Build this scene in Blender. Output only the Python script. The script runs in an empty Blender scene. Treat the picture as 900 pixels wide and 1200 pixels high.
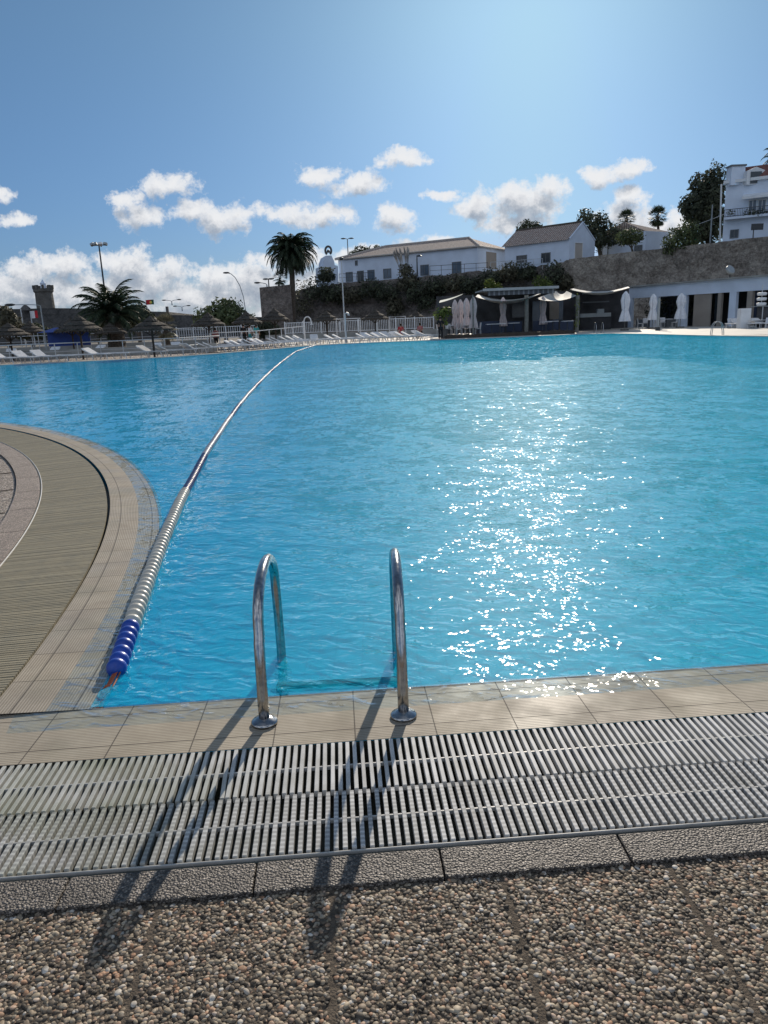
import bpy, bmesh, math, random
import numpy as np
from mathutils import Vector, Matrix, noise as mnoise
random.seed(7); rng = np.random.default_rng(7)
SC = bpy.context.scene; COL = SC.collection
R = math.radians
# ------------------------------------------------------------------ camera maths
H = 1.5; F = 880.0; PITCH = R(14.2); ROLL = R(2.3)
cp, sp, cr, sr = math.cos(PITCH), math.sin(PITCH), math.cos(ROLL), math.sin(ROLL)
SUN_EL, SUN_AZ = 22.3, 11.2
def ray(px, py):
    u = (px-450)/F; v = -(py-600)/F
    a = u*cr+v*sr; b = -u*sr+v*cr
    return Vector((a, cp+b*sp, -sp+b*cp))
def gnd(px, py, z=0.0):
    r = ray(px, py); t = (z-H)/r.z
    return Vector((r.x*t, r.y*t, z))
def at(px, py, Y):
    r = ray(px, py); t = Y/r.y
    return Vector((r.x*t, Y, H+r.z*t))
def wall_hit(px, py, P, Q):
    """distance along the vertical wall P-Q and height where the sight line meets it"""
    r = ray(px, py); dx, dy = Q[0]-P[0], Q[1]-P[1]
    t = (P[0]*dy-P[1]*dx)/(r.x*dy-r.y*dx)
    x, y, z = r.x*t, r.y*t, H+r.z*t
    L = math.hypot(dx, dy)
    return ((x-P[0])*dx+(y-P[1])*dy)/L, z
# ------------------------------------------------------------------ materials
def new_mat(name):
    m = bpy.data.materials.new(name); m.use_nodes = True
    nt = m.node_tree
    return m, nt, nt.nodes, nt.links, nt.nodes['Principled BSDF']
def mix_col(N, L, fac, a, b, mode='MIX'):
    n = N.new('ShaderNodeMix'); n.data_type = 'RGBA'; n.blend_type = mode
    for sock, v in ((n.inputs[0], fac), (n.inputs[6], a), (n.inputs[7], b)):
        if isinstance(v, bpy.types.NodeSocket): L.new(v, sock)
        elif isinstance(v, (int, float)): sock.default_value = v
        else: sock.default_value = (*v, 1) if len(v) == 3 else v
    return n.outputs[2]
def math_n(N, L, op, a, b=0.0, c=None, clamp=False):
    n = N.new('ShaderNodeMath'); n.operation = op; n.use_clamp = clamp
    for i, v in enumerate((a, b) if c is None else (a, b, c)):
        if isinstance(v, bpy.types.NodeSocket): L.new(v, n.inputs[i])
        else: n.inputs[i].default_value = v
    return n.outputs[0]
def noise_n(N, L, vec, scale, detail=3, rough=.55, dist=0.0):
    n = N.new('ShaderNodeTexNoise'); n.inputs['Scale'].default_value = scale
    n.inputs['Detail'].default_value = detail; n.inputs['Roughness'].default_value = rough
    n.inputs['Distortion'].default_value = dist
    if vec is not None: L.new(vec, n.inputs['Vector'])
    return n.outputs[0]
def ramp_n(N, L, fac, stops, interp='LINEAR'):
    n = N.new('ShaderNodeValToRGB'); n.color_ramp.interpolation = interp
    e = n.color_ramp.elements
    while len(e) < len(stops): e.new(.5)
    for i, (p, c) in enumerate(stops):
        e[i].position = p; e[i].color = (*c, 1) if len(c) == 3 else c
    L.new(fac, n.inputs[0]); return n.outputs[0]
def bump_n(N, L, h, dist, strength=1.0, nrm=None):
    n = N.new('ShaderNodeBump'); n.inputs['Distance'].default_value = dist
    n.inputs['Strength'].default_value = strength; L.new(h, n.inputs['Height'])
    if nrm is not None: L.new(nrm, n.inputs['Normal'])
    return n.outputs[0]
def pos_n(N): return N.new('ShaderNodeNewGeometry').outputs['Position']
def simple(name, col, rough=.6, var=.25, scale=3.0, metal=0.0, bump=0.0, spec=.4, col2=None):
    m, nt, N, L, P = new_mat(name)
    p = pos_n(N); f = noise_n(N, L, p, scale, 5)
    lo = col2 if col2 else tuple(c*(1-var) for c in col)
    hi = tuple(min(1, c*(1+var*.6)) for c in col)
    f2 = ramp_n(N, L, f, [(.3, (0, 0, 0)), (.7, (1, 1, 1))])
    L.new(mix_col(N, L, f2, lo, hi), P.inputs['Base Color'])
    P.inputs['Roughness'].default_value = rough; P.inputs['Metallic'].default_value = metal
    P.inputs['Specular IOR Level'].default_value = spec
    if bump: L.new(bump_n(N, L, noise_n(N, L, p, scale*4, 6), bump), P.inputs['Normal'])
    return m
def island(name, stops, rough=.6, scale=None, spec=.3, bump=0):
    """colour varies per loose piece (leaf, pebble)"""
    m, nt, N, L, P = new_mat(name)
    g = N.new('ShaderNodeNewGeometry')
    c = ramp_n(N, L, g.outputs['Random Per Island'], stops)
    if scale:
        n = noise_n(N, L, g.outputs['Position'], scale, 3)
        c = mix_col(N, L, ramp_n(N, L, n, [(.3, (.35,)*3), (.7, (1.2,)*3)]), (0, 0, 0), c)
        if bump: L.new(bump_n(N, L, n, bump), P.inputs['Normal'])
    L.new(c, P.inputs['Base Color']); P.inputs['Roughness'].default_value = rough
    P.inputs['Specular IOR Level'].default_value = spec
    return m
def leafmat(name, dark, light, trans=.25):
    m, nt, N, L, P = new_mat(name)
    g = N.new('ShaderNodeNewGeometry')
    c = ramp_n(N, L, g.outputs['Random Per Island'], [(0, dark), (.6, tuple((a+b)/2 for a, b in zip(dark, light))), (1, light)])
    n = noise_n(N, L, g.outputs['Position'], .9, 3)
    c = mix_col(N, L, ramp_n(N, L, n, [(.35, (.45,)*3), (.65, (1.1,)*3)]), (0, 0, 0), c)
    L.new(c, P.inputs['Base Color']); P.inputs['Roughness'].default_value = .6
    P.inputs['Specular IOR Level'].default_value = .25
    t = N.new('ShaderNodeBsdfTranslucent'); L.new(c, t.inputs[0])
    mx = N.new('ShaderNodeMixShader'); mx.inputs[0].default_value = trans
    L.new(P.outputs[0], mx.inputs[1]); L.new(t.outputs[0], mx.inputs[2])
    L.new(mx.outputs[0], N['Material Output'].inputs[0])
    return m
M = {}
M['white_wall'] = simple('white_wall', (.68, .76, .88), .85, .12, .5)
M['white_paint'] = simple('white_paint', (.74, .76, .78), .5, .1, 2)
M['plastic_white'] = simple('plastic_white', (.72, .72, .72), .9, .15, 5, spec=.05)
M['grey_paint'] = simple('grey_paint', (.34, .37, .38), .5, .15, 2, metal=.3)
M['dark_metal'] = simple('dark_metal', (.05, .055, .06), .5, .2, 3)
M['pipe'] = simple('pipe', (.55, .58, .6), .4, .15, 4, metal=.4)
M['concrete'] = simple('concrete', (.33, .33, .31), .85, .3, .8, bump=.01)
M['pale_deck'] = simple('pale_deck', (.56, .53, .47), .75, .25, .7)
M['stone_dark'] = simple('stone_dark', (.13, .125, .12), .95, .5, .35, bump=.3)
M['stone_grey'] = simple('stone_grey', (.15, .14, .125), .95, .4, .5, bump=.2)
M['thatch'] = simple('thatch', (.085, .072, .058), .95, .6, 9, bump=.05)
M['black_rubber'] = simple('black_rubber', (.006, .006, .007), .7, .2, 20)
M['wood'] = simple('wood', (.06, .045, .035), .8, .4, 6)
M['post_grey'] = simple('post_grey', (.2, .2, .18), .8, .3, 6)
M['dark_glass'] = simple('dark_glass', (.035, .045, .055), .15, .3, .7, spec=.6)
M['blue_glass'] = simple('blue_glass', (.10, .14, .19), .2, .3, .7, spec=.6)
M['frame_wood'] = simple('frame_wood', (.16, .17, .18), .6, .2, 3)
M['beige'] = simple('beige', (.33, .29, .25), .8, .12, 1)
M['door_beige'] = simple('door_beige', (.50, .45, .40), .8, .1, 1)
M['navy'] = simple('navy', (.03, .045, .09), .5, .3, 1)
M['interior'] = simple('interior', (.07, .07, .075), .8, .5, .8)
M['umbrella_cloth'] = simple('umbrella_cloth', (.62, .54, .53), .8, .15, 5)
M['umbrella_white'] = simple('umbrella_white', (.78, .79, .82), .8, .12, 5)
M['sail'] = simple('sail', (.50, .50, .47), .8, .15, 1)
M['sail_green'] = simple('sail_green', (.2, .28, .27), .8, .15, 1)
M['fascia'] = simple('fascia', (.38, .42, .44), .6, .12, 1)
M['blue_tarp'] = simple('blue_tarp', (.02, .06, .28), .6, .4, 2)
M['red'] = simple('red', (.5, .02, .03), .7, .2, 3)
M['green'] = simple('green', (.01, .1, .05), .7, .2, 3)
M['yellow'] = simple('yellow', (.75, .6, .12), .7, .1, 3)
M['orange'] = simple('orange_strap', (.42, .11, .045), .7, .45, 50)
M['trunk'] = simple('trunk', (.12, .10, .08), .95, .5, 6, bump=.06)
M['skin'] = simple('skin', (.42, .24, .17), .6, .1, 5)
M['hair'] = simple('hair', (.025, .018, .013), .7, .2, 20)
M['black_cloth'] = simple('black_cloth', (.015, .015, .018), .85, .3, 9)
M['pink_cloth'] = simple('pink_cloth', (.38, .15, .16), .85, .2, 9)
M['red_cloth'] = simple('red_cloth', (.42, .05, .06), .85, .2, 9)
M['teal_cloth'] = simple('teal_cloth', (.06, .34, .36), .85, .2, 9)
M['white_cloth'] = simple('white_cloth', (.75, .76, .76), .85, .1, 9)
M['leaf_dark'] = leafmat('leaf_dark', (.06, .07, .05), (.14, .16, .095))
M['leaf_mid'] = leafmat('leaf_mid', (.075, .10, .05), (.19, .23, .10))
M['leaf_light'] = leafmat('leaf_light', (.10, .14, .03), (.26, .32, .08))
M['leaf_dry'] = leafmat('leaf_dry', (.11, .105, .075), (.25, .235, .15))
M['palm_leaf'] = leafmat('palm_leaf', (.025, .04, .022), (.08, .11, .06), .2)
M['plume'] = leafmat('plume', (.4, .38, .36), (.6, .58, .55), .3)

def steel_mat():
    m, nt, N, L, P = new_mat('polished_steel')
    P.inputs['Metallic'].default_value = 1.0
    p = pos_n(N)
    f = noise_n(N, L, p, 45, 4)
    L.new(ramp_n(N, L, f, [(.3, (.30, .30, .31)), (.7, (.50, .49, .47))]), P.inputs['Base Color'])
    L.new(ramp_n(N, L, f, [(.3, (.13,)*3), (.7, (.24,)*3)]), P.inputs['Roughness'])
    return m
M['steel'] = steel_mat()

def roof_mat():
    m, nt, N, L, P = new_mat('clay_tiles')
    uv = N.new('ShaderNodeUVMap').outputs[0]
    sep = N.new('ShaderNodeSeparateXYZ'); L.new(uv, sep.inputs[0])
    s = math_n(N, L, 'SINE', math_n(N, L, 'MULTIPLY', sep.outputs[0], 2*math.pi/.32))
    r = math_n(N, L, 'FRACT', math_n(N, L, 'DIVIDE', sep.outputs[1], .45))
    hgt = math_n(N, L, 'ADD', s, math_n(N, L, 'MULTIPLY', r, .9))
    b = noise_n(N, L, uv, 3.2, 4, .7); b2 = noise_n(N, L, uv, .35, 3)
    c = ramp_n(N, L, b, [(.3, (.30, .19, .15)), (.5, (.62, .47, .39)), (.72, (.88, .77, .68))])
    c = mix_col(N, L, ramp_n(N, L, b2, [(.35, (0, 0, 0)), (.7, (.5,)*3)]), c, (.44, .40, .36))
    c = mix_col(N, L, ramp_n(N, L, s, [(0, (.5,)*3), (.5, (0, 0, 0))]), c, (.04, .03, .03))
    L.new(c, P.inputs['Base Color']); P.inputs['Roughness'].default_value = .9
    L.new(bump_n(N, L, hgt, .05), P.inputs['Normal'])
    return m
M['roof'] = roof_mat()

def masonry_mat(name, stops, scale=1.0, course=.55):
    m, nt, N, L, P = new_mat(name)
    p = pos_n(N)
    n1 = noise_n(N, L, p, .22*scale, 6, .65); n2 = noise_n(N, L, p, 1.4*scale, 8, .75)
    mp = N.new('ShaderNodeMapping'); mp.inputs['Scale'].default_value = (1.2, 1.2, 2.4); L.new(p, mp.inputs[0])
    v = N.new('ShaderNodeTexVoronoi'); v.feature = 'DISTANCE_TO_EDGE'; v.inputs['Scale'].default_value = course*scale
    dv = N.new('ShaderNodeVectorMath'); dv.operation = 'ADD'
    nz = N.new('ShaderNodeTexNoise'); nz.inputs['Scale'].default_value = 1.5; L.new(p, nz.inputs[0])
    L.new(mp.outputs[0], dv.inputs[0]); L.new(nz.outputs['Color'], dv.inputs[1]); L.new(dv.outputs[0], v.inputs['Vector'])
    c = ramp_n(N, L, math_n(N, L, 'ADD', math_n(N, L, 'MULTIPLY', n1, .45), math_n(N, L, 'MULTIPLY', n2, .55)), stops)
    j = ramp_n(N, L, v.outputs[0], [(0, (.35,)*3), (.09, (0, 0, 0))])
    c = mix_col(N, L, j, c, tuple(x*.35 for x in stops[0][1]))
    L.new(c, P.inputs['Base Color']); P.inputs['Roughness'].default_value = .95
    P.inputs['Specular IOR Level'].default_value = .2
    L.new(bump_n(N, L, n2, .5), P.inputs['Normal'])
    return m
M['masonry'] = masonry_mat('masonry', [(.36, (.14, .12, .10)), (.48, (.37, .32, .27)), (.60, (.64, .57, .48))], 2.2)
M['scarp'] = masonry_mat('scarp', [(.36, (.10, .088, .078)), (.5, (.24, .21, .19)), (.64, (.42, .37, .33))], 1.6)

def coping_mat(joint, name, tint=(1, 1, 1), wetline=.25):
    """ribbed ceramic coping tiles; uv = metres along / across (0 at the water)"""
    m, nt, N, L, P = new_mat(name)
    uv = N.new('ShaderNodeUVMap').outputs[0]
    sep = N.new('ShaderNodeSeparateXYZ'); L.new(uv, sep.inputs[0]); s, t = sep.outputs[0], sep.outputs[1]
    p = pos_n(N)
    def line(x, w):  # 1 on the joint
        return math_n(N, L, 'SUBTRACT', 1.0, math_n(N, L, 'SMOOTHSTEP', x, 0.0, w) if False else math_n(N, L, 'MULTIPLY', x, 1.0/w, clamp=True), clamp=True)
    fs = math_n(N, L, 'ABSOLUTE', math_n(N, L, 'SUBTRACT', math_n(N, L, 'FRACT', math_n(N, L, 'DIVIDE', s, joint)), .5))
    fs = math_n(N, L, 'MULTIPLY', math_n(N, L, 'SUBTRACT', .5, fs), joint)
    js = line(fs, .004)
    jt = math_n(N, L, 'MAXIMUM', line(math_n(N, L, 'ABSOLUTE', math_n(N, L, 'SUBTRACT', t, .075)), .0055),
                line(math_n(N, L, 'ABSOLUTE', math_n(N, L, 'SUBTRACT', t, .325)), .005))
    j = math_n(N, L, 'MAXIMUM', js, jt)
    rib = math_n(N, L, 'SINE', math_n(N, L, 'MULTIPLY', t, 2*math.pi/.0125))
    tile = math_n(N, L, 'FLOOR', math_n(N, L, 'DIVIDE', s, joint))
    wn = N.new('ShaderNodeTexWhiteNoise'); wn.noise_dimensions = '1D'; L.new(tile, wn.inputs['W'])
    n = noise_n(N, L, p, 4.5, 6, .65)
    c = ramp_n(N, L, n, [(.28, tuple(a*b for a, b in zip((.31, .27, .21), tint))), (.72, tuple(a*b for a, b in zip((.50, .45, .355), tint)))])
    c = mix_col(N, L, math_n(N, L, 'MULTIPLY', wn.outputs[0], .28), c, tuple(.28*x for x in tint))
    c = mix_col(N, L, ramp_n(N, L, rib, [(0, (.62,)*3), (.75, (0, 0, 0))]), c, (.20, .165, .12))
    st = noise_n(N, L, p, 1.7, 5, .6)
    c = mix_col(N, L, ramp_n(N, L, st, [(.5, (0, 0, 0)), (.75, (.45,)*3)]), c, (.16, .17, .12))
    c = mix_col(N, L, j, c, (.035, .03, .027))
    L.new(c, P.inputs['Base Color'])
    L.new(math_n(N, L, 'MAXIMUM', j, ramp_n(N, L, noise_n(N, L, p, 2.6, 4), [(.4, (.55,)*3), (.62, (.8,)*3)])), P.inputs['Roughness'])
    P.inputs['Specular IOR Level'].default_value = .2
    hh = math_n(N, L, 'SUBTRACT', math_n(N, L, 'MULTIPLY', rib, .35), math_n(N, L, 'MULTIPLY', j, .3))
    L.new(bump_n(N, L, hh, .0009), P.inputs['Normal'])
    return m
M['coping'] = coping_mat(.305, 'ribbed_coping_tile')
M['coping_curve'] = coping_mat(.30, 'ribbed_curved_coping_tile', (1.0, .99, 1.0))

def grate_mat(name, studs, base, algae):
    m, nt, N, L, P = new_mat(name)
    uv = N.new('ShaderNodeUVMap').outputs[0]
    sep = N.new('ShaderNodeSeparateXYZ'); L.new(uv, sep.inputs[0]); t = sep.outputs[1]
    p = pos_n(N); g = N.new('ShaderNodeNewGeometry')
    c = mix_col(N, L, g.outputs['Random Per Island'], tuple(x*.82 for x in base), tuple(min(1, x*1.1) for x in base))
    dirt = noise_n(N, L, p, 9, 6, .7)
    c = mix_col(N, L, ramp_n(N, L, dirt, [(.42, (0, 0, 0)), (.7, (.5,)*3)]), c, (.17, .17, .14))
    sx = N.new('ShaderNodeSeparateXYZ'); L.new(p, sx.inputs[0])
    al = math_n(N, L, 'MULTIPLY', ramp_n(N, L, noise_n(N, L, p, 3, 5), [(.35, (0, 0, 0)), (.65, (1, 1, 1))]),
                math_n(N, L, 'MULTIPLY', math_n(N, L, 'SUBTRACT', algae, sx.outputs[0]), 1.2, clamp=True))
    c = mix_col(N, L, math_n(N, L, 'MULTIPLY', al, .6), c, (.17, .20, .11))
    w = math_n(N, L, 'SINE', math_n(N, L, 'MULTIPLY', t, 2*math.pi/.02))
    if studs:
        c = mix_col(N, L, ramp_n(N, L, w, [(.0, (.45,)*3), (.28, (0, 0, 0))]), c, (.12, .12, .12))
    L.new(c, P.inputs['Base Color']); P.inputs['Roughness'].default_value = .62; P.inputs['Specular IOR Level'].default_value = .22
    pass
    return m
M['grate_smooth'] = grate_mat('grate_slats_smooth', False, (.57, .57, .56), -.15)
M['grate_stud'] = grate_mat('grate_slats_studded', True, (.57, .57, .56), -.25)
M['grate_green'] = grate_mat('grate_slats_algae', False, (.31, .27, .185), -50)
M['grate_frame'] = simple('grate_frame', (.40, .40, .38), .45, .25, 12)
M['channel'] = simple('channel', (.075, .08, .065), .4, .6, 6)
M['channel_green'] = simple('channel_green', (.19, .175, .115), .5, .5, 3)

def kerb_mat(name, a, b, joint=.53):
    m, nt, N, L, P = new_mat(name)
    p = pos_n(N)
    v = N.new('ShaderNodeTexVoronoi'); v.inputs['Scale'].default_value = 130; L.new(p, v.inputs['Vector'])
    v2 = N.new('ShaderNodeTexVoronoi'); v2.inputs['Scale'].default_value = 240; L.new(p, v2.inputs['Vector'])
    sepc = N.new('ShaderNodeSeparateColor'); L.new(v.outputs['Color'], sepc.inputs[0])
    c = ramp_n(N, L, sepc.outputs[0], [(0, a), (.5, tuple((x+y)/2 for x, y in zip(a, b))), (.9, b), (1, tuple(min(1, x*2) for x in b))])
    c = mix_col(N, L, ramp_n(N, L, v.outputs['Distance'], [(.35, (0, 0, 0)), (.7, (.8,)*3)]), c, tuple(x*.3 for x in a))
    c = mix_col(N, L, ramp_n(N, L, noise_n(N, L, p, 5, 5), [(.35, (0, 0, 0)), (.7, (.45,)*3)]), c, tuple(x*.6 for x in a))
    L.new(c, P.inputs['Base Color']); P.inputs['Roughness'].default_value = .55
    h = math_n(N, L, 'ADD', math_n(N, L, 'MULTIPLY', v.outputs['Distance'], -1.0), math_n(N, L, 'MULTIPLY', v2.outputs['Distance'], -.4))
    L.new(bump_n(N, L, h, .008), P.inputs['Normal'])
    return m
M['kerb'] = kerb_mat('kerb_aggregate', (.055, .044, .035), (.27, .235, .20))
M['kerb_red'] = kerb_mat('kerb_aggregate_warm', (.22, .165, .13), (.50, .40, .32))

def pebble_deck_mat():
    m, nt, N, L, P = new_mat('pebble_deck_far')
    p = pos_n(N)
    v = N.new('ShaderNodeTexVoronoi'); v.inputs['Scale'].default_value = 70; L.new(p, v.inputs['Vector'])
    sepc = N.new('ShaderNodeSeparateColor'); L.new(v.outputs['Color'], sepc.inputs[0])
    c = ramp_n(N, L, sepc.outputs[0], [(0, (.20, .15, .115)), (.4, (.40, .32, .25)), (.75, (.56, .47, .37)), (1, (.66, .60, .52))])
    c = mix_col(N, L, ramp_n(N, L, v.outputs['Distance'], [(.35, (0, 0, 0)), (.65, (.9,)*3)]), c, (.04, .03, .025))
    L.new(c, P.inputs['Base Color']); P.inputs['Roughness'].default_value = .6
    L.new(bump_n(N, L, math_n(N, L, 'MULTIPLY', v.outputs['Distance'], -1.0), .012), P.inputs['Normal'])
    return m
M['pebble_deck'] = pebble_deck_mat()
M['pebbles'] = island('pebbles', [(0, (.04, .034, .028)), (.2, (.12, .10, .078)), (.42, (.27, .21, .15)), (.55, (.38, .31, .22)), (.72, (.47, .40, .30)), (.86, (.44, .25, .15)), (.95, (.56, .50, .42)), (1, (.66, .62, .55))], .6, 45, .2, 0)
M['mortar'] = simple('mortar', (.12, .095, .07), .95, .4, 40, bump=.01)

def water_mat():
    m, nt, N, L, P = new_mat('pool_water'); N.remove(P)
    p = pos_n(N); sep = N.new('ShaderNodeSeparateXYZ'); L.new(p, sep.inputs[0])
    x, y = sep.outputs[0], sep.outputs[1]
    # the basin left of the floating rope is calmer
    ropex = math_n(N, L, 'ADD', -1.0, math_n(N, L, 'MULTIPLY', y, -.085))
    d = math_n(N, L, 'SUBTRACT', x, ropex)
    far = math_n(N, L, 'MULTIPLY', math_n(N, L, 'SUBTRACT', y, 6.0), .12, clamp=True)
    calm = math_n(N, L, 'SUBTRACT', 1.0, math_n(N, L, 'MULTIPLY', math_n(N, L, 'SUBTRACT', 1.0, math_n(N, L, 'ADD', math_n(N, L, 'MULTIPLY', d, .7), .9, clamp=True)), math_n(N, L, 'MULTIPLY', far, .72)))
    gust = ramp_n(N, L, noise_n(N, L, p, .13, 3), [(.3, (.65,)*3), (.7, (1.15,)*3)])
    amp = math_n(N, L, 'MULTIPLY', calm, gust)
    def rmap(rot, sc_):
        a = N.new('ShaderNodeMapping'); a.inputs['Rotation'].default_value = (0, 0, R(rot)); L.new(p, a.inputs[0])
        b_ = N.new('ShaderNodeMapping'); b_.inputs['Scale'].default_value = sc_; L.new(a.outputs[0], b_.inputs[0]); return b_
    mp = rmap(24, (.7, 1.2, 1)); mp2 = rmap(-22, (.85, 1.15, 1))
    n1 = noise_n(N, L, mp.outputs[0], 1.6, 2, .5, .3)
    n2 = noise_n(N, L, mp.outputs[0], 8.0, 2, .5, .6)
    n3 = noise_n(N, L, mp2.outputs[0], 15, 2, .5, .5)
    r = N.new('ShaderNodeMath')
    hgt = math_n(N, L, 'ADD', math_n(N, L, 'MULTIPLY', n1, .07), math_n(N, L, 'MULTIPLY', n2, .055))
    hgt = math_n(N, L, 'ADD', hgt, math_n(N, L, 'MULTIPLY', n3, .018))
    hgt = math_n(N, L, 'MULTIPLY', hgt, amp)
    b = bump_n(N, L, hgt, 1.0)
    # mirror facets: small patches of surface share one slope, so the sun flashes from whole wavelets
    def vop(op, a, b_=None, sc_=None):
        n = N.new('ShaderNodeVectorMath'); n.operation = op
        for k_, v_ in enumerate((a, b_)):
            if v_ is None: continue
            if isinstance(v_, bpy.types.NodeSocket): L.new(v_, n.inputs[k_])
            else: n.inputs[k_].default_value = v_
        if sc_ is not None:
            if isinstance(sc_, bpy.types.NodeSocket): L.new(sc_, n.inputs['Scale'])
            else: n.inputs['Scale'].default_value = sc_
        return n.outputs[0]
    wob = N.new('ShaderNodeTexNoise'); wob.inputs['Scale'].default_value = 7; L.new(p, wob.inputs['Vector'])
    pw_ = vop('ADD', p, vop('MULTIPLY', vop('SUBTRACT', wob.outputs['Color'], (.5, .5, .5)), (.10, .10, 0)))
    cells = []
    for (sx1, sy1) in ((105, 80), (68, 42), (40, 15), (21, 5.4)):
        q = vop('MULTIPLY', pw_, (sx1, sy1, 0)); vo = N.new('ShaderNodeTexVoronoi'); vo.voronoi_dimensions = '2D'; vo.inputs['Scale'].default_value = 1; vo.inputs['Randomness'].default_value = 1; L.new(q, vo.inputs['Vector'])
        cells.append(vop('MULTIPLY', vo.outputs['Position'], (1/sx1, 1/sy1, 0)))
    yj = math_n(N, L, 'ADD', y, math_n(N, L, 'MULTIPLY', math_n(N, L, 'SUBTRACT', noise_n(N, L, p, 3, 2), .5), math_n(N, L, 'MULTIPLY', y, .9)))
    pc = cells[0]
    for th, c_ in zip((5.5, 10.0, 22.0), cells[1:]):
        mv = N.new('ShaderNodeMix'); mv.data_type = 'VECTOR'; L.new(math_n(N, L, 'GREATER_THAN', yj, th), mv.inputs[0]); L.new(pc, mv.inputs[4]); L.new(c_, mv.inputs[5]); pc = mv.outputs[1]
    slope = None
    for (sc_, k_) in ((1.7, .50), (6.0, .66), (30.0, .60)):
        t_ = N.new('ShaderNodeTexNoise'); t_.inputs['Scale'].default_value = sc_; t_.inputs['Detail'].default_value = 1; L.new(pc, t_.inputs['Vector'])
        q = vop('MULTIPLY', vop('SUBTRACT', t_.outputs['Color'], (.5, .5, .5)), (k_, k_*1.05, 0)); slope = q if slope is None else vop('ADD', slope, q)
    fn = vop('NORMALIZE', vop('ADD', vop('ADD', vop('SCALE', slope, None, amp), vop('MULTIPLY', b, (.12, .12, 0))), (0, 0, 1)))
    gl = N.new('ShaderNodeBsdfGlossy'); gl.distribution = 'BECKMANN'; L.new(math_n(N, L, 'SUBTRACT', .100, math_n(N, L, 'MULTIPLY', math_n(N, L, 'MULTIPLY', math_n(N, L, 'SUBTRACT', y, 3.0), .05, clamp=True), .034)), gl.inputs['Roughness'])
    gl.inputs['Color'].default_value = (1, 1, 1, 1)
    rf = N.new('ShaderNodeBsdfRefraction'); rf.inputs['IOR'].default_value = 1.33; rf.inputs['Roughness'].default_value = 0.0
    rf.inputs['Color'].default_value = (.93, .98, 1, 1)
    tr = N.new('ShaderNodeBsdfTransparent'); tr.inputs[0].default_value = (.93, .98, 1, 1)
    geo = N.new('ShaderNodeNewGeometry'); dt_ = N.new('ShaderNodeVectorMath'); dt_.operation = 'DOT_PRODUCT'; L.new(geo.outputs['Incoming'], dt_.inputs[0]); L.new(b, dt_.inputs[1])
    frf = math_n(N, L, 'ADD', .02, math_n(N, L, 'MULTIPLY', math_n(N, L, 'POWER', math_n(N, L, 'SUBTRACT', 1.0, math_n(N, L, 'ABSOLUTE', dt_.outputs['Value'], clamp=True), clamp=True), 5.0), .62)); frf = math_n(N, L, 'MINIMUM', frf, .40)
    L.new(b, rf.inputs['Normal']); L.new(fn, gl.inputs['Normal'])
    m0 = N.new('ShaderNodeMixShader'); m0.inputs[0].default_value = .70
    L.new(rf.outputs[0], m0.inputs[1]); L.new(tr.outputs[0], m0.inputs[2])
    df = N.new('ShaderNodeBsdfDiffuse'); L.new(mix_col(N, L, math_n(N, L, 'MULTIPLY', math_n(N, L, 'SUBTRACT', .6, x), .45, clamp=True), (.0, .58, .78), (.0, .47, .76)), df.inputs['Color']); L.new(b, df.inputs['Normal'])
    off1 = math_n(N, L, 'GREATER_THAN', math_n(N, L, 'ADD', y, math_n(N, L, 'MULTIPLY', x, -.056)), 2.913)
    cx2 = math_n(N, L, 'POWER', math_n(N, L, 'ADD', x, 1.254+16.14*math.cos(R(5))), 2.0); cy2 = math_n(N, L, 'POWER', math_n(N, L, 'SUBTRACT', y, 2.837-16.14*math.sin(R(5))), 2.0)
    off2 = math_n(N, L, 'GREATER_THAN', math_n(N, L, 'SQRT', math_n(N, L, 'ADD', cx2, cy2)), 16.14)
    deep = math_n(N, L, 'MULTIPLY', off1, off2)   # 0 where only a thin film runs over the coping
    L.new(math_n(N, L, 'SUBTRACT', 1.0, math_n(N, L, 'MULTIPLY', deep, .52)), m0.inputs[0])
    dm_ = math_n(N, L, 'MULTIPLY', deep, .42)
    m1 = N.new('ShaderNodeMixShader'); L.new(dm_, m1.inputs[0])
    L.new(m0.outputs[0], m1.inputs[1]); L.new(df.outputs[0], m1.inputs[2])
    m2 = N.new('ShaderNodeMixShader'); L.new(frf, m2.inputs[0]); L.new(m1.outputs[0], m2.inputs[1]); L.new(gl.outputs[0], m2.inputs[2])
    L.new(m2.outputs[0], N['Material Output'].inputs[0])
    return m
M['water'] = water_mat()
def basin_mat():
    m, nt, N, L, P = new_mat('pool_basin')
    p = pos_n(N)
    n = noise_n(N, L, p, .35, 3)
    n2 = noise_n(N, L, p, 2.2, 4)
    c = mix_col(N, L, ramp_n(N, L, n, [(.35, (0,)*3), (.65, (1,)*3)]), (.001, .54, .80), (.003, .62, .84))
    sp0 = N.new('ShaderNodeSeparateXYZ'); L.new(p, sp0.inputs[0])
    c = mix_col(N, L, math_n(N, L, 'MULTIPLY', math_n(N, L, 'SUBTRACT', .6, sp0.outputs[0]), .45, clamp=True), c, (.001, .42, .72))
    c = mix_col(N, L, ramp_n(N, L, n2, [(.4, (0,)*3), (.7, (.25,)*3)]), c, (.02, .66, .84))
    sep = N.new('ShaderNodeSeparateXYZ'); L.new(p, sep.inputs[0])
    mask = None
    for i in range(2):
        f = math_n(N, L, 'ABSOLUTE', math_n(N, L, 'SUBTRACT', math_n(N, L, 'FRACT', math_n(N, L, 'DIVIDE', sep.outputs[i], .25)), .5))
        f = math_n(N, L, 'GREATER_THAN', f, .47)
        mask = f if mask is None else math_n(N, L, 'MAXIMUM', mask, f)
    c = mix_col(N, L, math_n(N, L, 'MULTIPLY', mask, .35), c, (.005, .15, .36))
    L.new(c, P.inputs['Base Color']); P.inputs['Roughness'].default_value = .5
    return m
M['basin'] = basin_mat()
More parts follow.
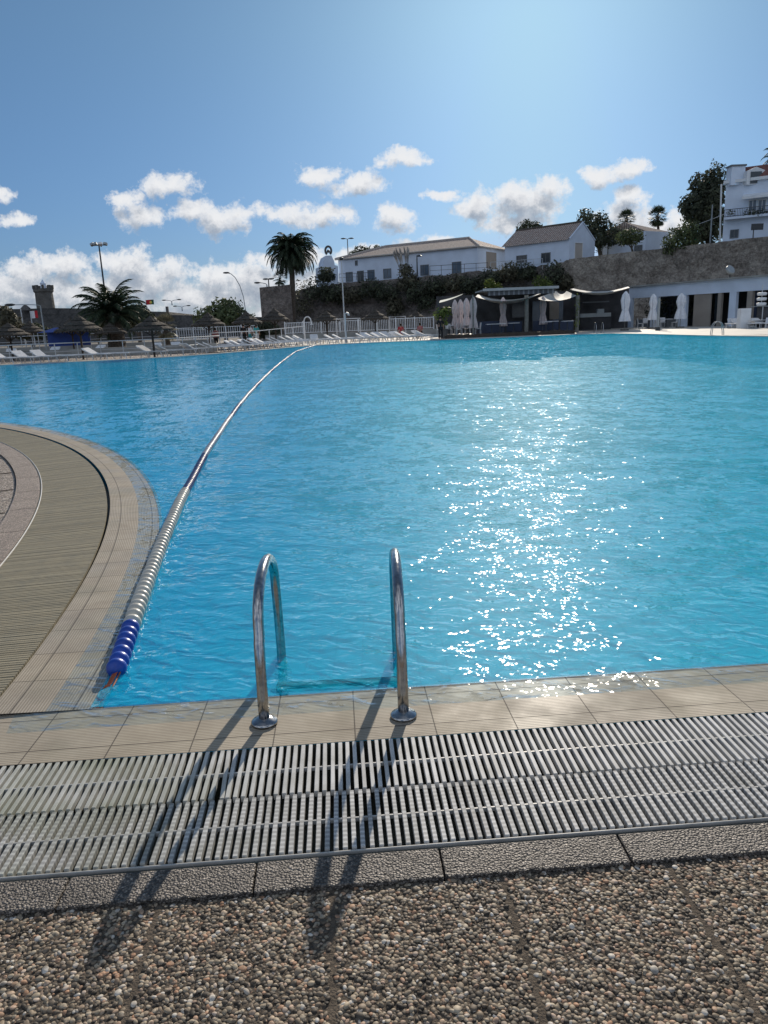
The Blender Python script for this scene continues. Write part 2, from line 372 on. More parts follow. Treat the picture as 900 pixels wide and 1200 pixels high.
# ------------------------------------------------------------------ mesh helpers
class MB:
    def __init__(self): self.v = []; self.f = []; self.uv = None
    def box(self, c, s, rz=0.0, rx=0.0, ry=0.0):
        mt = Matrix.Translation(c) @ Matrix.Rotation(rz, 4, 'Z') @ Matrix.Rotation(ry, 4, 'Y') @ Matrix.Rotation(rx, 4, 'X')
        b = len(self.v)
        for dz in (-.5, .5):
            for dy in (-.5, .5):
                for dx in (-.5, .5): self.v.append(tuple(mt @ Vector((dx*s[0], dy*s[1], dz*s[2]))))
        for q in ((0, 2, 3, 1), (4, 5, 7, 6), (0, 1, 5, 4), (2, 6, 7, 3), (0, 4, 6, 2), (1, 3, 7, 5)): self.f.append(tuple(b+i for i in q))
        return self
    def tube(self, pts, r, n=8, caps=True):
        pts = [Vector(p) for p in pts]; rs = r if isinstance(r, (list, tuple)) else [r]*len(pts)
        b = len(self.v); up = None
        for i, p in enumerate(pts):
            t = (pts[min(i+1, len(pts)-1)]-pts[max(i-1, 0)]).normalized()
            if up is None: up = Vector((0, 0, 1)) if abs(t.z) < .9 else Vector((1, 0, 0))
            a = (up-t*up.dot(t)).normalized(); up = a; c = t.cross(a)
            for k in range(n):
                an = 2*math.pi*k/n; self.v.append(tuple(p+(a*math.cos(an)+c*math.sin(an))*rs[i]))
        for i in range(len(pts)-1):
            for k in range(n):
                k2 = (k+1) % n; self.f.append((b+i*n+k, b+i*n+k2, b+(i+1)*n+k2, b+(i+1)*n+k))
        if caps:
            self.f.append(tuple(b+k for k in reversed(range(n)))); e = b+(len(pts)-1)*n
            self.f.append(tuple(e+k for k in range(n)))
        return self
    def lathe(self, c, prof, n=16, wob=0.0, seed=0):
        b = len(self.v); c = Vector(c); rd = random.Random(seed)
        for (r, z) in prof:
            for k in range(n):
                an = 2*math.pi*k/n; w = 1+wob*(rd.random()-.5)
                self.v.append((c.x+r*w*math.cos(an), c.y+r*w*math.sin(an), c.z+z+wob*(rd.random()-.5)*.3))
        for i in range(len(prof)-1):
            for k in range(n):
                k2 = (k+1) % n; self.f.append((b+i*n+k, b+i*n+k2, b+(i+1)*n+k2, b+(i+1)*n+k))
        self.f.append(tuple(b+k for k in reversed(range(n)))); e = b+(len(prof)-1)*n
        self.f.append(tuple(e+k for k in range(n)))
        return self
    def poly(self, pts):
        b = len(self.v); self.v += [tuple(p) for p in pts]; self.f.append(tuple(range(b, b+len(pts)))); return self
    def build(self, name, mat, parent=None, smooth=False, bevel=0.0, uvs=None):
        me = bpy.data.meshes.new(name); me.from_pydata(self.v, [], self.f); me.update()
        if uvs is not None:
            ul = me.uv_layers.new(name='UVMap'); li = np.empty(len(me.loops), dtype=np.int32)
            me.loops.foreach_get('vertex_index', li)
            ul.data.foreach_set('uv', np.array(uvs, dtype=np.float32)[li].ravel())
        o = bpy.data.objects.new(name, me); COL.objects.link(o)
        me.materials.append(M[mat] if isinstance(mat, str) else mat)
        if smooth: me.polygons.foreach_set('use_smooth', [True]*len(me.polygons))
        if bevel:
            md = o.modifiers.new('bevel', 'BEVEL'); md.width = bevel; md.segments = 2; md.limit_method = 'ANGLE'
        if parent is not None: o.parent = parent
        return o
def tag(o, label=None, cat=None, group=None, kind=None):
    if label: o['label'] = label
    if cat: o['category'] = cat
    if group: o['group'] = group
    if kind: o['kind'] = kind
    return o
def struct(o, label, cat): return tag(o, label, cat, None, 'structure')
def empty(name, loc, label, cat, group=None, rz=0.0):
    o = bpy.data.objects.new(name, None); COL.objects.link(o); o.location = loc; o.rotation_euler = (0, 0, rz)
    o.empty_display_size = .3
    return tag(o, label, cat, group)
def dup(root, loc, rz=None, label=None, group=None, scale=None):
    def cpy(o, par):
        c = o.copy(); COL.objects.link(c); c.parent = par
        for ch in kids(o): cpy(ch, c)
        return c
    r = cpy(root, None); r.location = loc
    if rz is not None: r.rotation_euler = (0, 0, rz)
    if label: r['label'] = label
    if group: r['group'] = group
    if scale: r.scale = (scale,)*3
    return r
_ALL = bpy.data.objects
def kids(o): return [c for c in _ALL if c.parent == o]
def fill_poly(name, outer, holes, z, mat):
    bm = bmesh.new()
    for loop in [outer]+holes:
        vs = [bm.verts.new((p[0], p[1], z)) for p in loop]
        for i in range(len(vs)): bm.edges.new((vs[i], vs[(i+1) % len(vs)]))
    bmesh.ops.triangle_fill(bm, use_beauty=True, edges=bm.edges[:], normal=(0, 0, 1))
    for f in bm.faces:
        f.normal_update()
        if f.normal.z < 0: f.normal_flip()
    me = bpy.data.meshes.new(name); bm.to_mesh(me); bm.free(); me.materials.append(M[mat])
    o = bpy.data.objects.new(name, me); COL.objects.link(o); return o
# ------------------------------------------------------------------ camera, light, sky
cam = bpy.data.cameras.new('camera'); camo = bpy.data.objects.new('camera', cam); COL.objects.link(camo)
right = Vector((cr, -sr*sp, -sr*cp)); upv = Vector((sr, cr*sp, cr*cp)); fwd = Vector((0, cp, -sp))
camo.matrix_world = Matrix(((right.x, upv.x, -fwd.x, 0), (right.y, upv.y, -fwd.y, 0), (right.z, upv.z, -fwd.z, H), (0, 0, 0, 1)))
cam.sensor_fit = 'VERTICAL'; cam.sensor_height = 36; cam.lens = F/1200*36; cam.clip_start = .05; cam.clip_end = 6000
SC.camera = camo
SC.view_settings.view_transform = 'Standard'; SC.view_settings.look = 'None'; SC.view_settings.exposure = 0; SC.view_settings.gamma = 1
try:
    SC.cycles.use_denoising = True; SC.cycles.denoiser = 'OPENIMAGEDENOISE'; SC.cycles.max_bounces = 7
    SC.cycles.transparent_max_bounces = 12; SC.cycles.sample_clamp_indirect = 6; SC.cycles.sample_clamp_direct = 7.0; SC.cycles.caustics_reflective = False
    SC.cycles.caustics_refractive = True
except Exception: pass
sun = bpy.data.lights.new('sun', 'SUN'); sun.energy = 5.0; sun.angle = R(.53); sun.color = (1, .89, .75)
suno = bpy.data.objects.new('sun', sun); COL.objects.link(suno)
sd = Vector((math.sin(R(SUN_AZ))*math.cos(R(SUN_EL)), math.cos(R(SUN_AZ))*math.cos(R(SUN_EL)), math.sin(R(SUN_EL))))
suno.rotation_euler = sd.to_track_quat('Z', 'Y').to_euler(); suno.location = (5, 30, 20)

W = bpy.data.worlds.new('World'); SC.world = W; W.use_nodes = True
nt = W.node_tree; N, L = nt.nodes, nt.links
bg = N['Background']
sky = N.new('ShaderNodeTexSky'); sky.sky_type = 'NISHITA'; sky.sun_disc = False
sky.sun_elevation = R(SUN_EL); sky.sun_rotation = R(SUN_AZ); sky.altitude = 10; sky.air_density = 1.0; sky.dust_density = .50; sky.ozone_density = 6.0
# cloud field laid out by direction (azimuth / elevation tangents)
CL = [(3,228,14,11),(22,259,26,9),(150,232,18,11),(195,218,34,14),(165,252,30,17),(225,246,24,12),(262,257,38,17),(285,248,26,13),(345,252,40,14),(385,250,32,14),
      (372,206,28,13),(418,216,36,15),(473,186,32,10),(465,255,25,16),(520,226,22,7),(560,242,34,16),(610,238,48,24),(642,222,26,16),(600,262,45,13),
      (700,205,24,14),(735,199,22,14),(738,228,24,11),(732,249,34,20),(792,262,16,24),(760,270,40,15),
      (40,318,42,20),(78,308,30,16),(25,340,70,24),(150,312,38,22),(185,332,56,28),(110,345,80,26),(258,322,36,18),(292,330,60,26),(352,302,34,14),(240,348,90,22),(372,345,60,34),
      (60,376,140,20),(220,378,160,18),(500,287,45,10),(440,300,60,12),(310,305,20,10)]
grp = bpy.data.node_groups.new('cloud_field', 'ShaderNodeTree')
grp.interface.new_socket('Vector', in_out='INPUT', socket_type='NodeSocketVector')
grp.interface.new_socket('Density', in_out='OUTPUT', socket_type='NodeSocketFloat')
GN, GL = grp.nodes, grp.links
gi, go = GN.new('NodeGroupInput'), GN.new('NodeGroupOutput')
vin = gi.outputs[0]
w1 = GN.new('ShaderNodeTexNoise'); w1.inputs['Scale'].default_value = 26; w1.inputs['Detail'].default_value = 5; w1.inputs['Roughness'].default_value = .6; GL.new(vin, w1.inputs[0])
def vm(op, a, b):
    n = GN.new('ShaderNodeVectorMath'); n.operation = op
    for i, v in enumerate((a, b)):
        if isinstance(v, bpy.types.NodeSocket): GL.new(v, n.inputs[i])
        elif v is not None: n.inputs[i].default_value = v
    return n
wv = vm('MULTIPLY', vm('SUBTRACT', w1.outputs['Color'], (.5, .5, .5)).outputs[0], (.045, .03, 0)).outputs[0]
pv = vm('ADD', vin, wv).outputs[0]
acc = None
for (px, py, rx, ry) in CL:
    r0 = ray(px, py); r1 = ray(px+rx, py); r2 = ray(px, py-ry)
    cx, cz = r0.x/r0.y, r0.z/r0.y
    ax = abs(r1.x/r1.y-cx)*1.16; az = abs(r2.z/r2.y-cz)*1.16
    n = vm('MULTIPLY', vm('SUBTRACT', pv, (cx, cz, 0)).outputs[0], (1/ax, 1/az, 0))
    ln = vm('LENGTH', n.outputs[0], None)
    d = math_n(GN, GL, 'SUBTRACT', 1.0, ln.outputs['Value'])
    acc = d if acc is None else math_n(GN, GL, 'SMOOTH_MAX', acc, d, .12)
f1 = noise_n(GN, GL, vin, 42, 9, .68); f2 = noise_n(GN, GL, vin, 11, 4, .5)
dd = math_n(GN, GL, 'ADD', acc, math_n(GN, GL, 'MULTIPLY', math_n(GN, GL, 'SUBTRACT', f1, .5), 2.3))
dd = math_n(GN, GL, 'ADD', dd, math_n(GN, GL, 'MULTIPLY', math_n(GN, GL, 'SUBTRACT', f2, .5), .5))
GL.new(dd, go.inputs[0])
tc = N.new('ShaderNodeTexCoord'); sx = N.new('ShaderNodeSeparateXYZ'); L.new(tc.outputs['Generated'], sx.inputs[0])
ysafe = math_n(N, L, 'MAXIMUM', sx.outputs[1], .05)
cb = N.new('ShaderNodeCombineXYZ'); L.new(math_n(N, L, 'DIVIDE', sx.outputs[0], ysafe), cb.inputs[0]); L.new(math_n(N, L, 'DIVIDE', sx.outputs[2], ysafe), cb.inputs[1])
g1 = N.new('ShaderNodeGroup'); g1.node_tree = grp; L.new(cb.outputs[0], g1.inputs[0])
off = N.new('ShaderNodeVectorMath'); off.operation = 'ADD'; off.inputs[1].default_value = (.003, .017, 0); L.new(cb.outputs[0], off.inputs[0])
g2 = N.new('ShaderNodeGroup'); g2.node_tree = grp; L.new(off.outputs[0], g2.inputs[0])
alpha = ramp_n(N, L, g1.outputs[0], [(.0, (0,)*3), (.16, (.30,)*3), (.45, (.88,)*3), (.8, (1,)*3)])
alpha = math_n(N, L, 'MULTIPLY', alpha, math_n(N, L, 'MULTIPLY', math_n(N, L, 'SUBTRACT', sx.outputs[1], .15), 5.0, clamp=True))
STR = .07
shade = ramp_n(N, L, g2.outputs[0], [(.0, (.84/STR, .85/STR, .87/STR)), (.40, (.68/STR, .70/STR, .74/STR)), (.62, (.50/STR, .54/STR, .60/STR)), (1.0, (.34/STR, .39/STR, .47/STR))])
skyc = sky.outputs[0]
tint = N.new('ShaderNodeMix'); tint.data_type = 'RGBA'; tint.blend_type = 'MULTIPLY'; tint.inputs[0].default_value = 1; cap = N.new('ShaderNodeVectorMath'); cap.operation = 'MINIMUM'; L.new(skyc, cap.inputs[0]); cap.inputs[1].default_value = (12.4, 12.8, 13.6); L.new(cap.outputs[0], tint.inputs[6])
L.new(ramp_n(N, L, sx.outputs[2], [(0, (.46, .60, .88)), (.10, (.53, .72, .93)), (.32, (.63, .89, .94)), (1, (.63, .96, .95))]), tint.inputs[7])
front = mix_col(N, L, alpha, mix_col(N, L, .08, tint.outputs[2], (.60/STR, .68/STR, .76/STR)), shade)
# unseen bright broken cloud added behind the camera to lift the shaded walls
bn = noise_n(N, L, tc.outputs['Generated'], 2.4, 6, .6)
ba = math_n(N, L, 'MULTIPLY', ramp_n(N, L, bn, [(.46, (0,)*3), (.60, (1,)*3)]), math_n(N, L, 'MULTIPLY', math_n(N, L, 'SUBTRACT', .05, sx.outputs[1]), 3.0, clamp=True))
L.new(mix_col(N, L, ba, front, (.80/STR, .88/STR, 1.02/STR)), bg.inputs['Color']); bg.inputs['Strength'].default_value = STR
# ------------------------------------------------------------------ pool outline
TH = math.atan(.056); ct, st_ = math.cos(TH), math.sin(TH)
def NP(s, t, z=0.0): return (s*ct-t*st_, s*st_+t*ct, z)
T_E, T_C, T_G, T_K = 2.905, 2.49, 1.892, 1.757
def arc_pts(off=0.0, s0=0.0, s1=20.0, step=.15):
    """curved coping line, shifted left of its heading by off"""
    out = []; x, y, s = -1.254, 2.837, 0.0
    h = R(5.0)
    pre = []
    if s0 < 0:
        for k in range(int(-s0/step), 0, -1):
            q = -k*step; pre.append((x-math.sin(h)*q-math.cos(h)*off, y+math.cos(h)*q-math.sin(h)*off, q))
    while s <= s1:
        hh = R(5.0+3.55*s)
        if s >= s0: out.append((x-math.cos(hh)*off, y-math.sin(hh)*off, s))
        x -= math.sin(hh)*step; y += math.cos(hh)*step; s += step
    return pre+out
FAR = [(-60, 40), (-30, 41.6), (-21.5, 42.4), (-15.5, 43.2), (-11.8, 44.6), (-9.6, 47.3), (-7.4, 51.3), (-5.6, 55.2), (-3.6, 57.9), (-.8, 58.7), (3, 58.6), (8, 58.3), (12, 58.4), (15.2, 58.6),
       (17.4, 57.2), (18.2, 52), (18.9, 44), (20, 39.3), (22.2, 32), (24, 20), (24, 2.905/ct+24*.056)]
near_r = NP(24.1, T_E)
A = arc_pts(0.0)
Aend = A[-1]
outline = [(p[0], p[1]) for p in A] + [(-60, Aend[1]+3)] + FAR
def grow(poly, d):
    """shift the closed outline outwards"""
    n = len(poly); res = []
    for i in range(n):
        p0, p1, p2 = Vector(poly[i-1]), Vector(poly[i]), Vector(poly[(i+1) % n])
        a = (p1-p0).normalized(); b = (p2-p1).normalized()
        m = (Vector((a.y, -a.x))+Vector((b.y, -b.x))).normalized()
        res.append(tuple(p1-m*d))
    return res
water_out = [(p[0], p[1]) for p in arc_pts(.3, 0)]+[(-60.3, Aend[1]+2.7)]+[(p[0], p[1]+.01) for p in FAR[:-1]]+[NP(24.0, T_E-.25)[:2], NP(-1.35, T_E-.25)[:2]]
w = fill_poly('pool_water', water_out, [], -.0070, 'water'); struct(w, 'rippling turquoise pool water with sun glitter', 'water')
# basin
bas = MB(); n = len(outline); DEP = -1.45
for i, p in enumerate(outline): bas.v.append((p[0], p[1], -.02))
for p in outline: bas.v.append((p[0], p[1], DEP))
for i in range(n): bas.f.append((i, (i+1) % n, n+(i+1) % n, n+i))
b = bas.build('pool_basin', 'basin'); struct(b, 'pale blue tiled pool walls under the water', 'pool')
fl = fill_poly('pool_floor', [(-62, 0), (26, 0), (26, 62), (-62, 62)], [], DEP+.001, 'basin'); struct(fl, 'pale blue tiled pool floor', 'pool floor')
# decks
D_OFF = 1.28
Darc = arc_pts(D_OFF, -1.2, 19.4)
deck_hole = [(p[0], p[1]) for p in Darc]+[(-60, Darc[-1][1]+.4)]+FAR[:-1]+[NP(24.0, T_K)[:2]]
dk = fill_poly('pool_deck', [(-70, -12), (60, -12), (60, 96), (-70, 96)], [deck_hole], -.012, 'pebble_deck'); struct(dk, 'exposed aggregate deck around the pool', 'deck')
gr = fill_poly('ground', [(-3000, -3000), (3000, -3000), (3000, 5000), (-3000, 5000)], [[(-68, -10), (58, -10), (58, 94), (-68, 94)]], -.05, 'stone_grey'); struct(gr, 'bare ground beyond the pool area', 'ground')
# pale far deck edge strip (sunlit paving on the far side)
pe = MB(); far2 = FAR[:-1]
g2o = []
for i, p in enumerate(far2):
    p0 = Vector(far2[max(i-1, 0)]); p1 = Vector(far2[min(i+1, len(far2)-1)]); t = (p1-p0).normalized(); g2o.append(Vector(p)+Vector((-t.y, t.x))*(-1)*-1)
for i, p in enumerate(far2):
    p0 = Vector(far2[max(i-1, 0)]); p1 = Vector(far2[min(i+1, len(far2)-1)]); t = (p1-p0).normalized(); o = Vector(p)+Vector((-t.y, t.x))*.45
    pe.v += [(p[0], p[1], -.02), (p[0], p[1], .03), (o.x, o.y, .03), (o.x, o.y, -.02)]
for i in range(len(far2)-1):
    a = i*4; c = a+4
    for k in range(3): pe.f.append((a+k, a+k+1, c+k+1, c+k))
struct(pe.build('far_coping', 'pale_deck'), 'pale coping along the far edge of the pool', 'coping')
pd = fill_poly('far_paving', [(19.2, 43.2), (32, 40), (34, 58), (28, 76), (16, 78), (-10, 78), (-6.5, 55.6), (-3.9, 58.45), (-.8, 59.2), (3, 59.1), (8, 58.8), (12, 58.9), (15.4, 59.1), (17.9, 57.4), (18.7, 52.1)], [], -.004, 'pale_deck')
struct(pd, 'pale sunlit paving on the far side of the pool', 'paving')

def strip(pathA, pathB, zA, zB, name, mat, label, cat, wid, skirt=None):
    mb = MB(); uv = []
    k = 6
    for pa, pb in zip(pathA, pathB):
        for j in range(k+1):
            f = j/k; mb.v.append((pa[0]*(1-f)+pb[0]*f, pa[1]*(1-f)+pb[1]*f, zA*(1-f)+zB*f)); uv.append((pa[2], f*wid))
    for i in range(len(pathA)-1):
        for j in range(k):
            a = i*(k+1)+j; mb.f.append((a, a+k+1, a+k+2, a+1))
    if skirt is not None:
        b0 = len(mb.v)
        for pa in pathA: mb.v.append((pa[0], pa[1], skirt)); uv.append((pa[2], -.03))
        for i in range(len(pathA)-1): mb.f.append((i*(k+1), b0+i, b0+i+1, (i+1)*(k+1)))
    return struct(mb.build(name, mat, uvs=uv), label, cat)
def npath(t, s0, s1, step=.2):
    n = int((s1-s0)/step)+1
    return [(*NP(s0+i*step, t)[:2], s0+i*step) for i in range(n)]
strip(npath(T_E+.006, -1.80, 24), npath(T_C, -1.80, 24), -.014, .003, 'near_coping', 'coping', 'straight band of ribbed beige coping tiles under the ladder', 'coping', .415, -.09)
strip(arc_pts(-.006), arc_pts(.415), -.0125, 0.0, 'curved_coping', 'coping_curve', 'curved band of ribbed coping tiles along the left basin', 'coping', .415, -.09)
# kerbs with real joints -------------------------------------------------
kb = MB()
s = -2.42
while s < 24:
    kb.v += []
    kb.box(NP(s+.262, (T_G+T_K)/2-.006, -.036+random.uniform(-.001, .001)), (.526, T_G-T_K-.014, .08), TH)
    s += .53
struct(kb.build('near_kerb', 'kerb', bevel=.006), 'dark rough aggregate kerb between grating and pebbles', 'kerb')
C_arc = arc_pts(1.045, -1.2, 19.8); D_arc = arc_pts(D_OFF-.01, -1.2, 19.8)
kc = MB()
for i in range(0, len(C_arc)-6, 6):
    a = C_arc[i:i+7]; d = D_arc[i:i+7]; b0 = len(kc.v)
    for j in range(7):
        fa = .03 if j == 0 else (-.03 if j == 6 else 0)
        def sh(P, Q): return (P[0]+(Q[0]-P[0])*abs(fa), P[1]+(Q[1]-P[1])*abs(fa))
        q = 1 if j == 0 else (5 if j == 6 else j)
        ax, ay = sh(a[j], a[q]); dx, dy = sh(d[j], d[q])
        kc.v += [(ax, ay, -.07), (ax, ay, .006), (dx, dy, .006), (dx, dy, -.07)]
    for j in range(6):
        u = b0+j*4
        for k in range(3): kc.f.append((u+k, u+k+1, u+k+5, u+k+4))
    kc.f.append((b0, b0+1, b0+2, b0+3)); e = b0+24; kc.f.append((e+3, e+2, e+1, e))
struct(kc.build('curved_kerb', 'kerb_red'), 'curved warm aggregate kerb inside the gutter', 'kerb')
tr = MB(); tr.tube([(p[0], p[1], .004) for p in arc_pts(1.03, -1.2, 19.8)], .006, 6)
struct(tr.build('gutter_trim', 'grate_frame'), 'thin pale edge trim of the curved gutter', 'trim')
# gutters -------------------------------------------------------------------
ch = MB()
ch.box(NP(11.1, (T_C+T_G)/2, -.225), (26, .62, .01), TH)
for t in (T_C+.004, T_G-.004): ch.box(NP(11.1, t, -.112), (26, .006, .214), TH)
ch.box(NP(-1.82, (T_C+T_G)/2, -.12), (.006, .6, .2), TH)
struct(ch.build('gutter_channel', 'channel'), 'dark wet overflow channel under the straight grating', 'channel')
strip(arc_pts(.41, -1.2), arc_pts(1.05, -1.2), -.10, -.10, 'curved_gutter_channel', 'channel_green', 'greenish overflow channel under the curved grating', 'channel', .64)

def slat(mb, uv, c, d, n, ln, w, h, ztop, tilt=0.0):
    """one rounded grating bar running along n"""
    prof = [(-w/2, -h), (-w/2, -.0015), (-w*.40, 0), (w*.40, 0), (w/2, -.0015), (w/2, -h)]
    b = len(mb.v)
    for e in (-.5, .5):
        for (a, z) in prof:
            mb.v.append((c[0]+d[0]*a+n[0]*ln*e, c[1]+d[1]*a+n[1]*ln*e, ztop+z)); uv.append((a, ln*e))
    for k in range(5): mb.f.append((b+k, b+k+1, b+k+7, b+k+6))
    mb.f.append(tuple(b+k for k in range(5, -1, -1))); mb.f.append(tuple(b+6+k for k in range(6)))
TM = (T_C+T_G)/2
dvec = (ct, st_); nvec = (-st_, ct)
def grate_row(name, t0, t1, mat, label, phase, broken=()):
    root = empty(name, NP(0, (t0+t1)/2, 0), label, 'grating')
    mb = MB(); uv = []; s = -1.80+phase; k = 0; ox, oy = root.location.x, root.location.y
    while s < 9:
        if k not in broken:
            w = .0142+random.uniform(-.0006, .0006); j = random.uniform(-.0008, .0008)
            c = NP(s+j, (t0+t1)/2); a = random.uniform(-.006, .006)
            if phase == 0 and k in (50, 51): a = (.055, .02)[k-50]; c = (c[0]+.004*(51-k), c[1])
            n2 = (nvec[0]*math.cos(a)-nvec[1]*math.sin(a), nvec[0]*math.sin(a)+nvec[1]*math.cos(a)); d2 = (n2[1], -n2[0])
            slat(mb, uv, (c[0]-ox, c[1]-oy), d2, n2, t1-t0-.006, w, .022, .0055+random.uniform(-.0006, .0006))
        s += .0268; k += 1
    mb.build('slats', mat, root, uvs=uv)
    rod = MB(); cm = NP(3.6, (t0+t1)/2)
    rod.box((cm[0]-ox, cm[1]-oy, -.0035), (10.8, .005, .014), TH)
    rod.build('cross_bar', 'grate_frame', root)
    return root
up_row = grate_row('gutter_grate', TM+.002, T_C-.004, 'grate_smooth', 'upper row of smooth white slats of the gutter grating, next to the coping', 0, ())
lo_row = grate_row('gutter_grate', T_G+.014, TM-.002, 'grate_stud', 'lower row of studded white slats of the gutter grating, next to the kerb', .011)
fr = MB(); c = NP(3.6, T_G+.006); fr.box((c[0]-lo_row.location.x, c[1]-lo_row.location.y, -.005), (10.8, .006, .015), TH)
fr.build('edge_bar', 'grate_frame', lo_row, bevel=.002)
# curved grating
cg = empty('curved_gutter_grate', (-2.0, 4.5, 0), 'curved greenish gutter grating sweeping along the left basin', 'grating')
for a, b_ in ((.425, 1.035),):
    mb = MB(); uv = []; pts = arc_pts((a+b_)/2, -1.2, 16, .0268)
    for p in pts:
        hh = R(5.0+3.55*max(p[2], 0)); d = (-math.sin(hh), math.cos(hh)); n_ = (math.cos(hh), math.sin(hh))
        slat(mb, uv, (p[0]+2.0, p[1]-4.5), d, n_, b_-a-.004, .0205, .02, random.uniform(-.001, .001))
    mb.build('slats', 'grate_green', cg, uvs=uv)
# pebbles --------------------------------------------------------------------
def pebbles():
    bm = bmesh.new(); bmesh.ops.create_icosphere(bm, subdivisions=2, radius=1); bm.verts.ensure_lookup_table()
    bv = np.array([v.co[:] for v in bm.verts]); bf = np.array([[v.index for v in f.verts] for f in bm.faces]); bm.free()
    nv = len(bv); pts = []
    pitch = .0106; t = T_K-.006; row = 0
    while t > .95:
        s = -1.75+(row % 2)*pitch*.5
        while s < 1.95:
            S, T = s+random.uniform(-.42, .42)*pitch, t+random.uniform(-.42, .42)*pitch
            q = ((S+.085) % .47); q = min(q, .47-q)
            if q > .0085 and random.random() < .96: pts.append((S, T))
            s += pitch
        t -= pitch*.866; row += 1
    pts = np.array(pts); n = len(pts)
    r = rng.uniform(.0044, .0082, n)*rng.uniform(.85, 1.12, n)*np.where(rng.random(n) < .07, 1.3, 1)
    asp = rng.uniform(.62, 1, n); fl = rng.uniform(.32, .5, n); an = rng.uniform(0, math.pi*2, n)
    sc = np.stack([r*1.12, r*asp, r*fl], 1)
    V = bv[None]*sc[:, None, :]
    V *= (1+rng.uniform(-.06, .06, (n, nv, 1)))
    tl = rng.uniform(-.35, .35, n); c_, s_ = np.cos(tl)[:, None], np.sin(tl)[:, None]
    x, z = V[..., 0]*c_-V[..., 2]*s_, V[..., 0]*s_+V[..., 2]*c_; V[..., 0], V[..., 2] = x, z
    c_, s_ = np.cos(an)[:, None], np.sin(an)[:, None]
    x, y = V[..., 0]*c_-V[..., 1]*s_, V[..., 0]*s_+V[..., 1]*c_; V[..., 0], V[..., 1] = x, y
    X = pts[:, 0]*ct-pts[:, 1]*st_; Y = pts[:, 0]*st_+pts[:, 1]*ct
    V[..., 0] += X[:, None]; V[..., 1] += Y[:, None]; V[..., 2] += (-.0088+rng.uniform(-.0012, .0018, n))[:, None]
    V = V.reshape(-1, 3); Fc = (bf[None]+(np.arange(n)*nv)[:, None, None]).reshape(-1, 3)
    me = bpy.data.meshes.new('pebbles')
    me.vertices.add(len(V)); me.vertices.foreach_set('co', V.astype(np.float32).ravel())
    me.loops.add(len(Fc)*3); me.loops.foreach_set('vertex_index', Fc.astype(np.int32).ravel())
    me.polygons.add(len(Fc)); me.polygons.foreach_set('loop_start', np.arange(0, len(Fc)*3, 3, dtype=np.int32))
    me.polygons.foreach_set('use_smooth', np.ones(len(Fc), dtype=bool)); me.update(calc_edges=True)
    me.materials.append(M['pebbles']); o = bpy.data.objects.new('pebbles', me); COL.objects.link(o)
    tag(o, 'brown and grey pebbles set in the deck in the foreground', 'pebbles', kind='stuff')
pebbles()
mo = MB(); mo.poly([NP(-1.9, .9, -.0085), NP(2.1, .9, -.0085), NP(2.1, T_K-.002, -.0085), NP(-1.9, T_K-.002, -.0085)])
struct(mo.build('mortar_bed', 'mortar'), 'dark mortar between the foreground pebbles', 'mortar')
# joints in the left pebble deck
jt = MB()
for sA in (3.0, 4.2, 5.4, 6.6, 8.0, 9.6):
    hh = R(5.0+3.55*sA); p = [q for q in arc_pts(D_OFF+.02, 0, 12) if abs(q[2]-sA) < .08][0]
    d = (-math.cos(hh), -math.sin(hh)); L_ = 3.0
    jt.box((p[0]+d[0]*L_/2, p[1]+d[1]*L_/2, -.008), (L_, .018, .004), math.atan2(d[1], d[0]))
q = arc_pts(D_OFF+.62, 0, 16); jt.tube([(p[0], p[1], -.012) for p in q], .012, 6)
struct(jt.build('deck_joints', 'mortar'), 'dark joints between the slabs of the left deck', 'joints')
# ------------------------------------------------------------------ ladder
def ladder(name, loc, rz, label, steps=True, hi=.565, span=.62, rad=.0215):
    root = empty(name, loc, label, 'pool ladder', rz=rz)
    for sx_ in (-.2725, .2725):
        pts = []
        r_ = span/2
        pts += [(sx_, 0, .0), (sx_, .004, .1), (sx_, .012, .2), (sx_*1.0, .03, .32)]
        for k in range(0, 15):
            a = math.pi*(1-k/14); pts.append((sx_, .045+(span-.06)/2*(1+math.cos(a)), .34+(hi-rad-.34)*math.sin(a)**.8 if math.sin(a) > 0 else .34))
        pts += [(sx_, span, .2), (sx_, span+.006, .05), (sx_, span, -.1), (sx_, span-.05, -.3), (sx_, span-.14, -.55), (sx_, span-.2, -1.1)]
        MB().tube(pts, rad, 20).build('handrail', 'steel', root, smooth=True)
        MB().lathe((sx_, 0, 0), [(.052, -.004), (.052, .004), (.047, .009), (.034, .013), (.027, .02)], 28).build('base_flange', 'steel', root, smooth=True)
    if steps:
        for i, z in enumerate((-.027, -.32, -.56, -.82)):
            MB().box((0, .335+.05*min(i, 1), z), (.53, .05, .03)).build('step', 'black_rubber', root, bevel=.006)
    return root
lx, ly = gnd(309, 847).xy; rx_, ry_ = gnd(474, 838).xy
ladder('pool_ladder', ((lx+rx_)/2, (ly+ry_)/2, .003), math.atan2(ry_-ly, rx_-lx)*.6, 'polished steel pool ladder with two arched handrails on the near coping')
for (px, py, rz, lab) in ((701, 390.5, R(180), 'small distant steel pool ladder at the far edge before the restaurant'), (849, 393, R(75), 'small distant steel pool ladder at the right edge near the loungers')):
    g_ = gnd(px, py); ladder('pool_ladder', g_+Vector((0, .2, 0)), rz, lab, hi=.8)
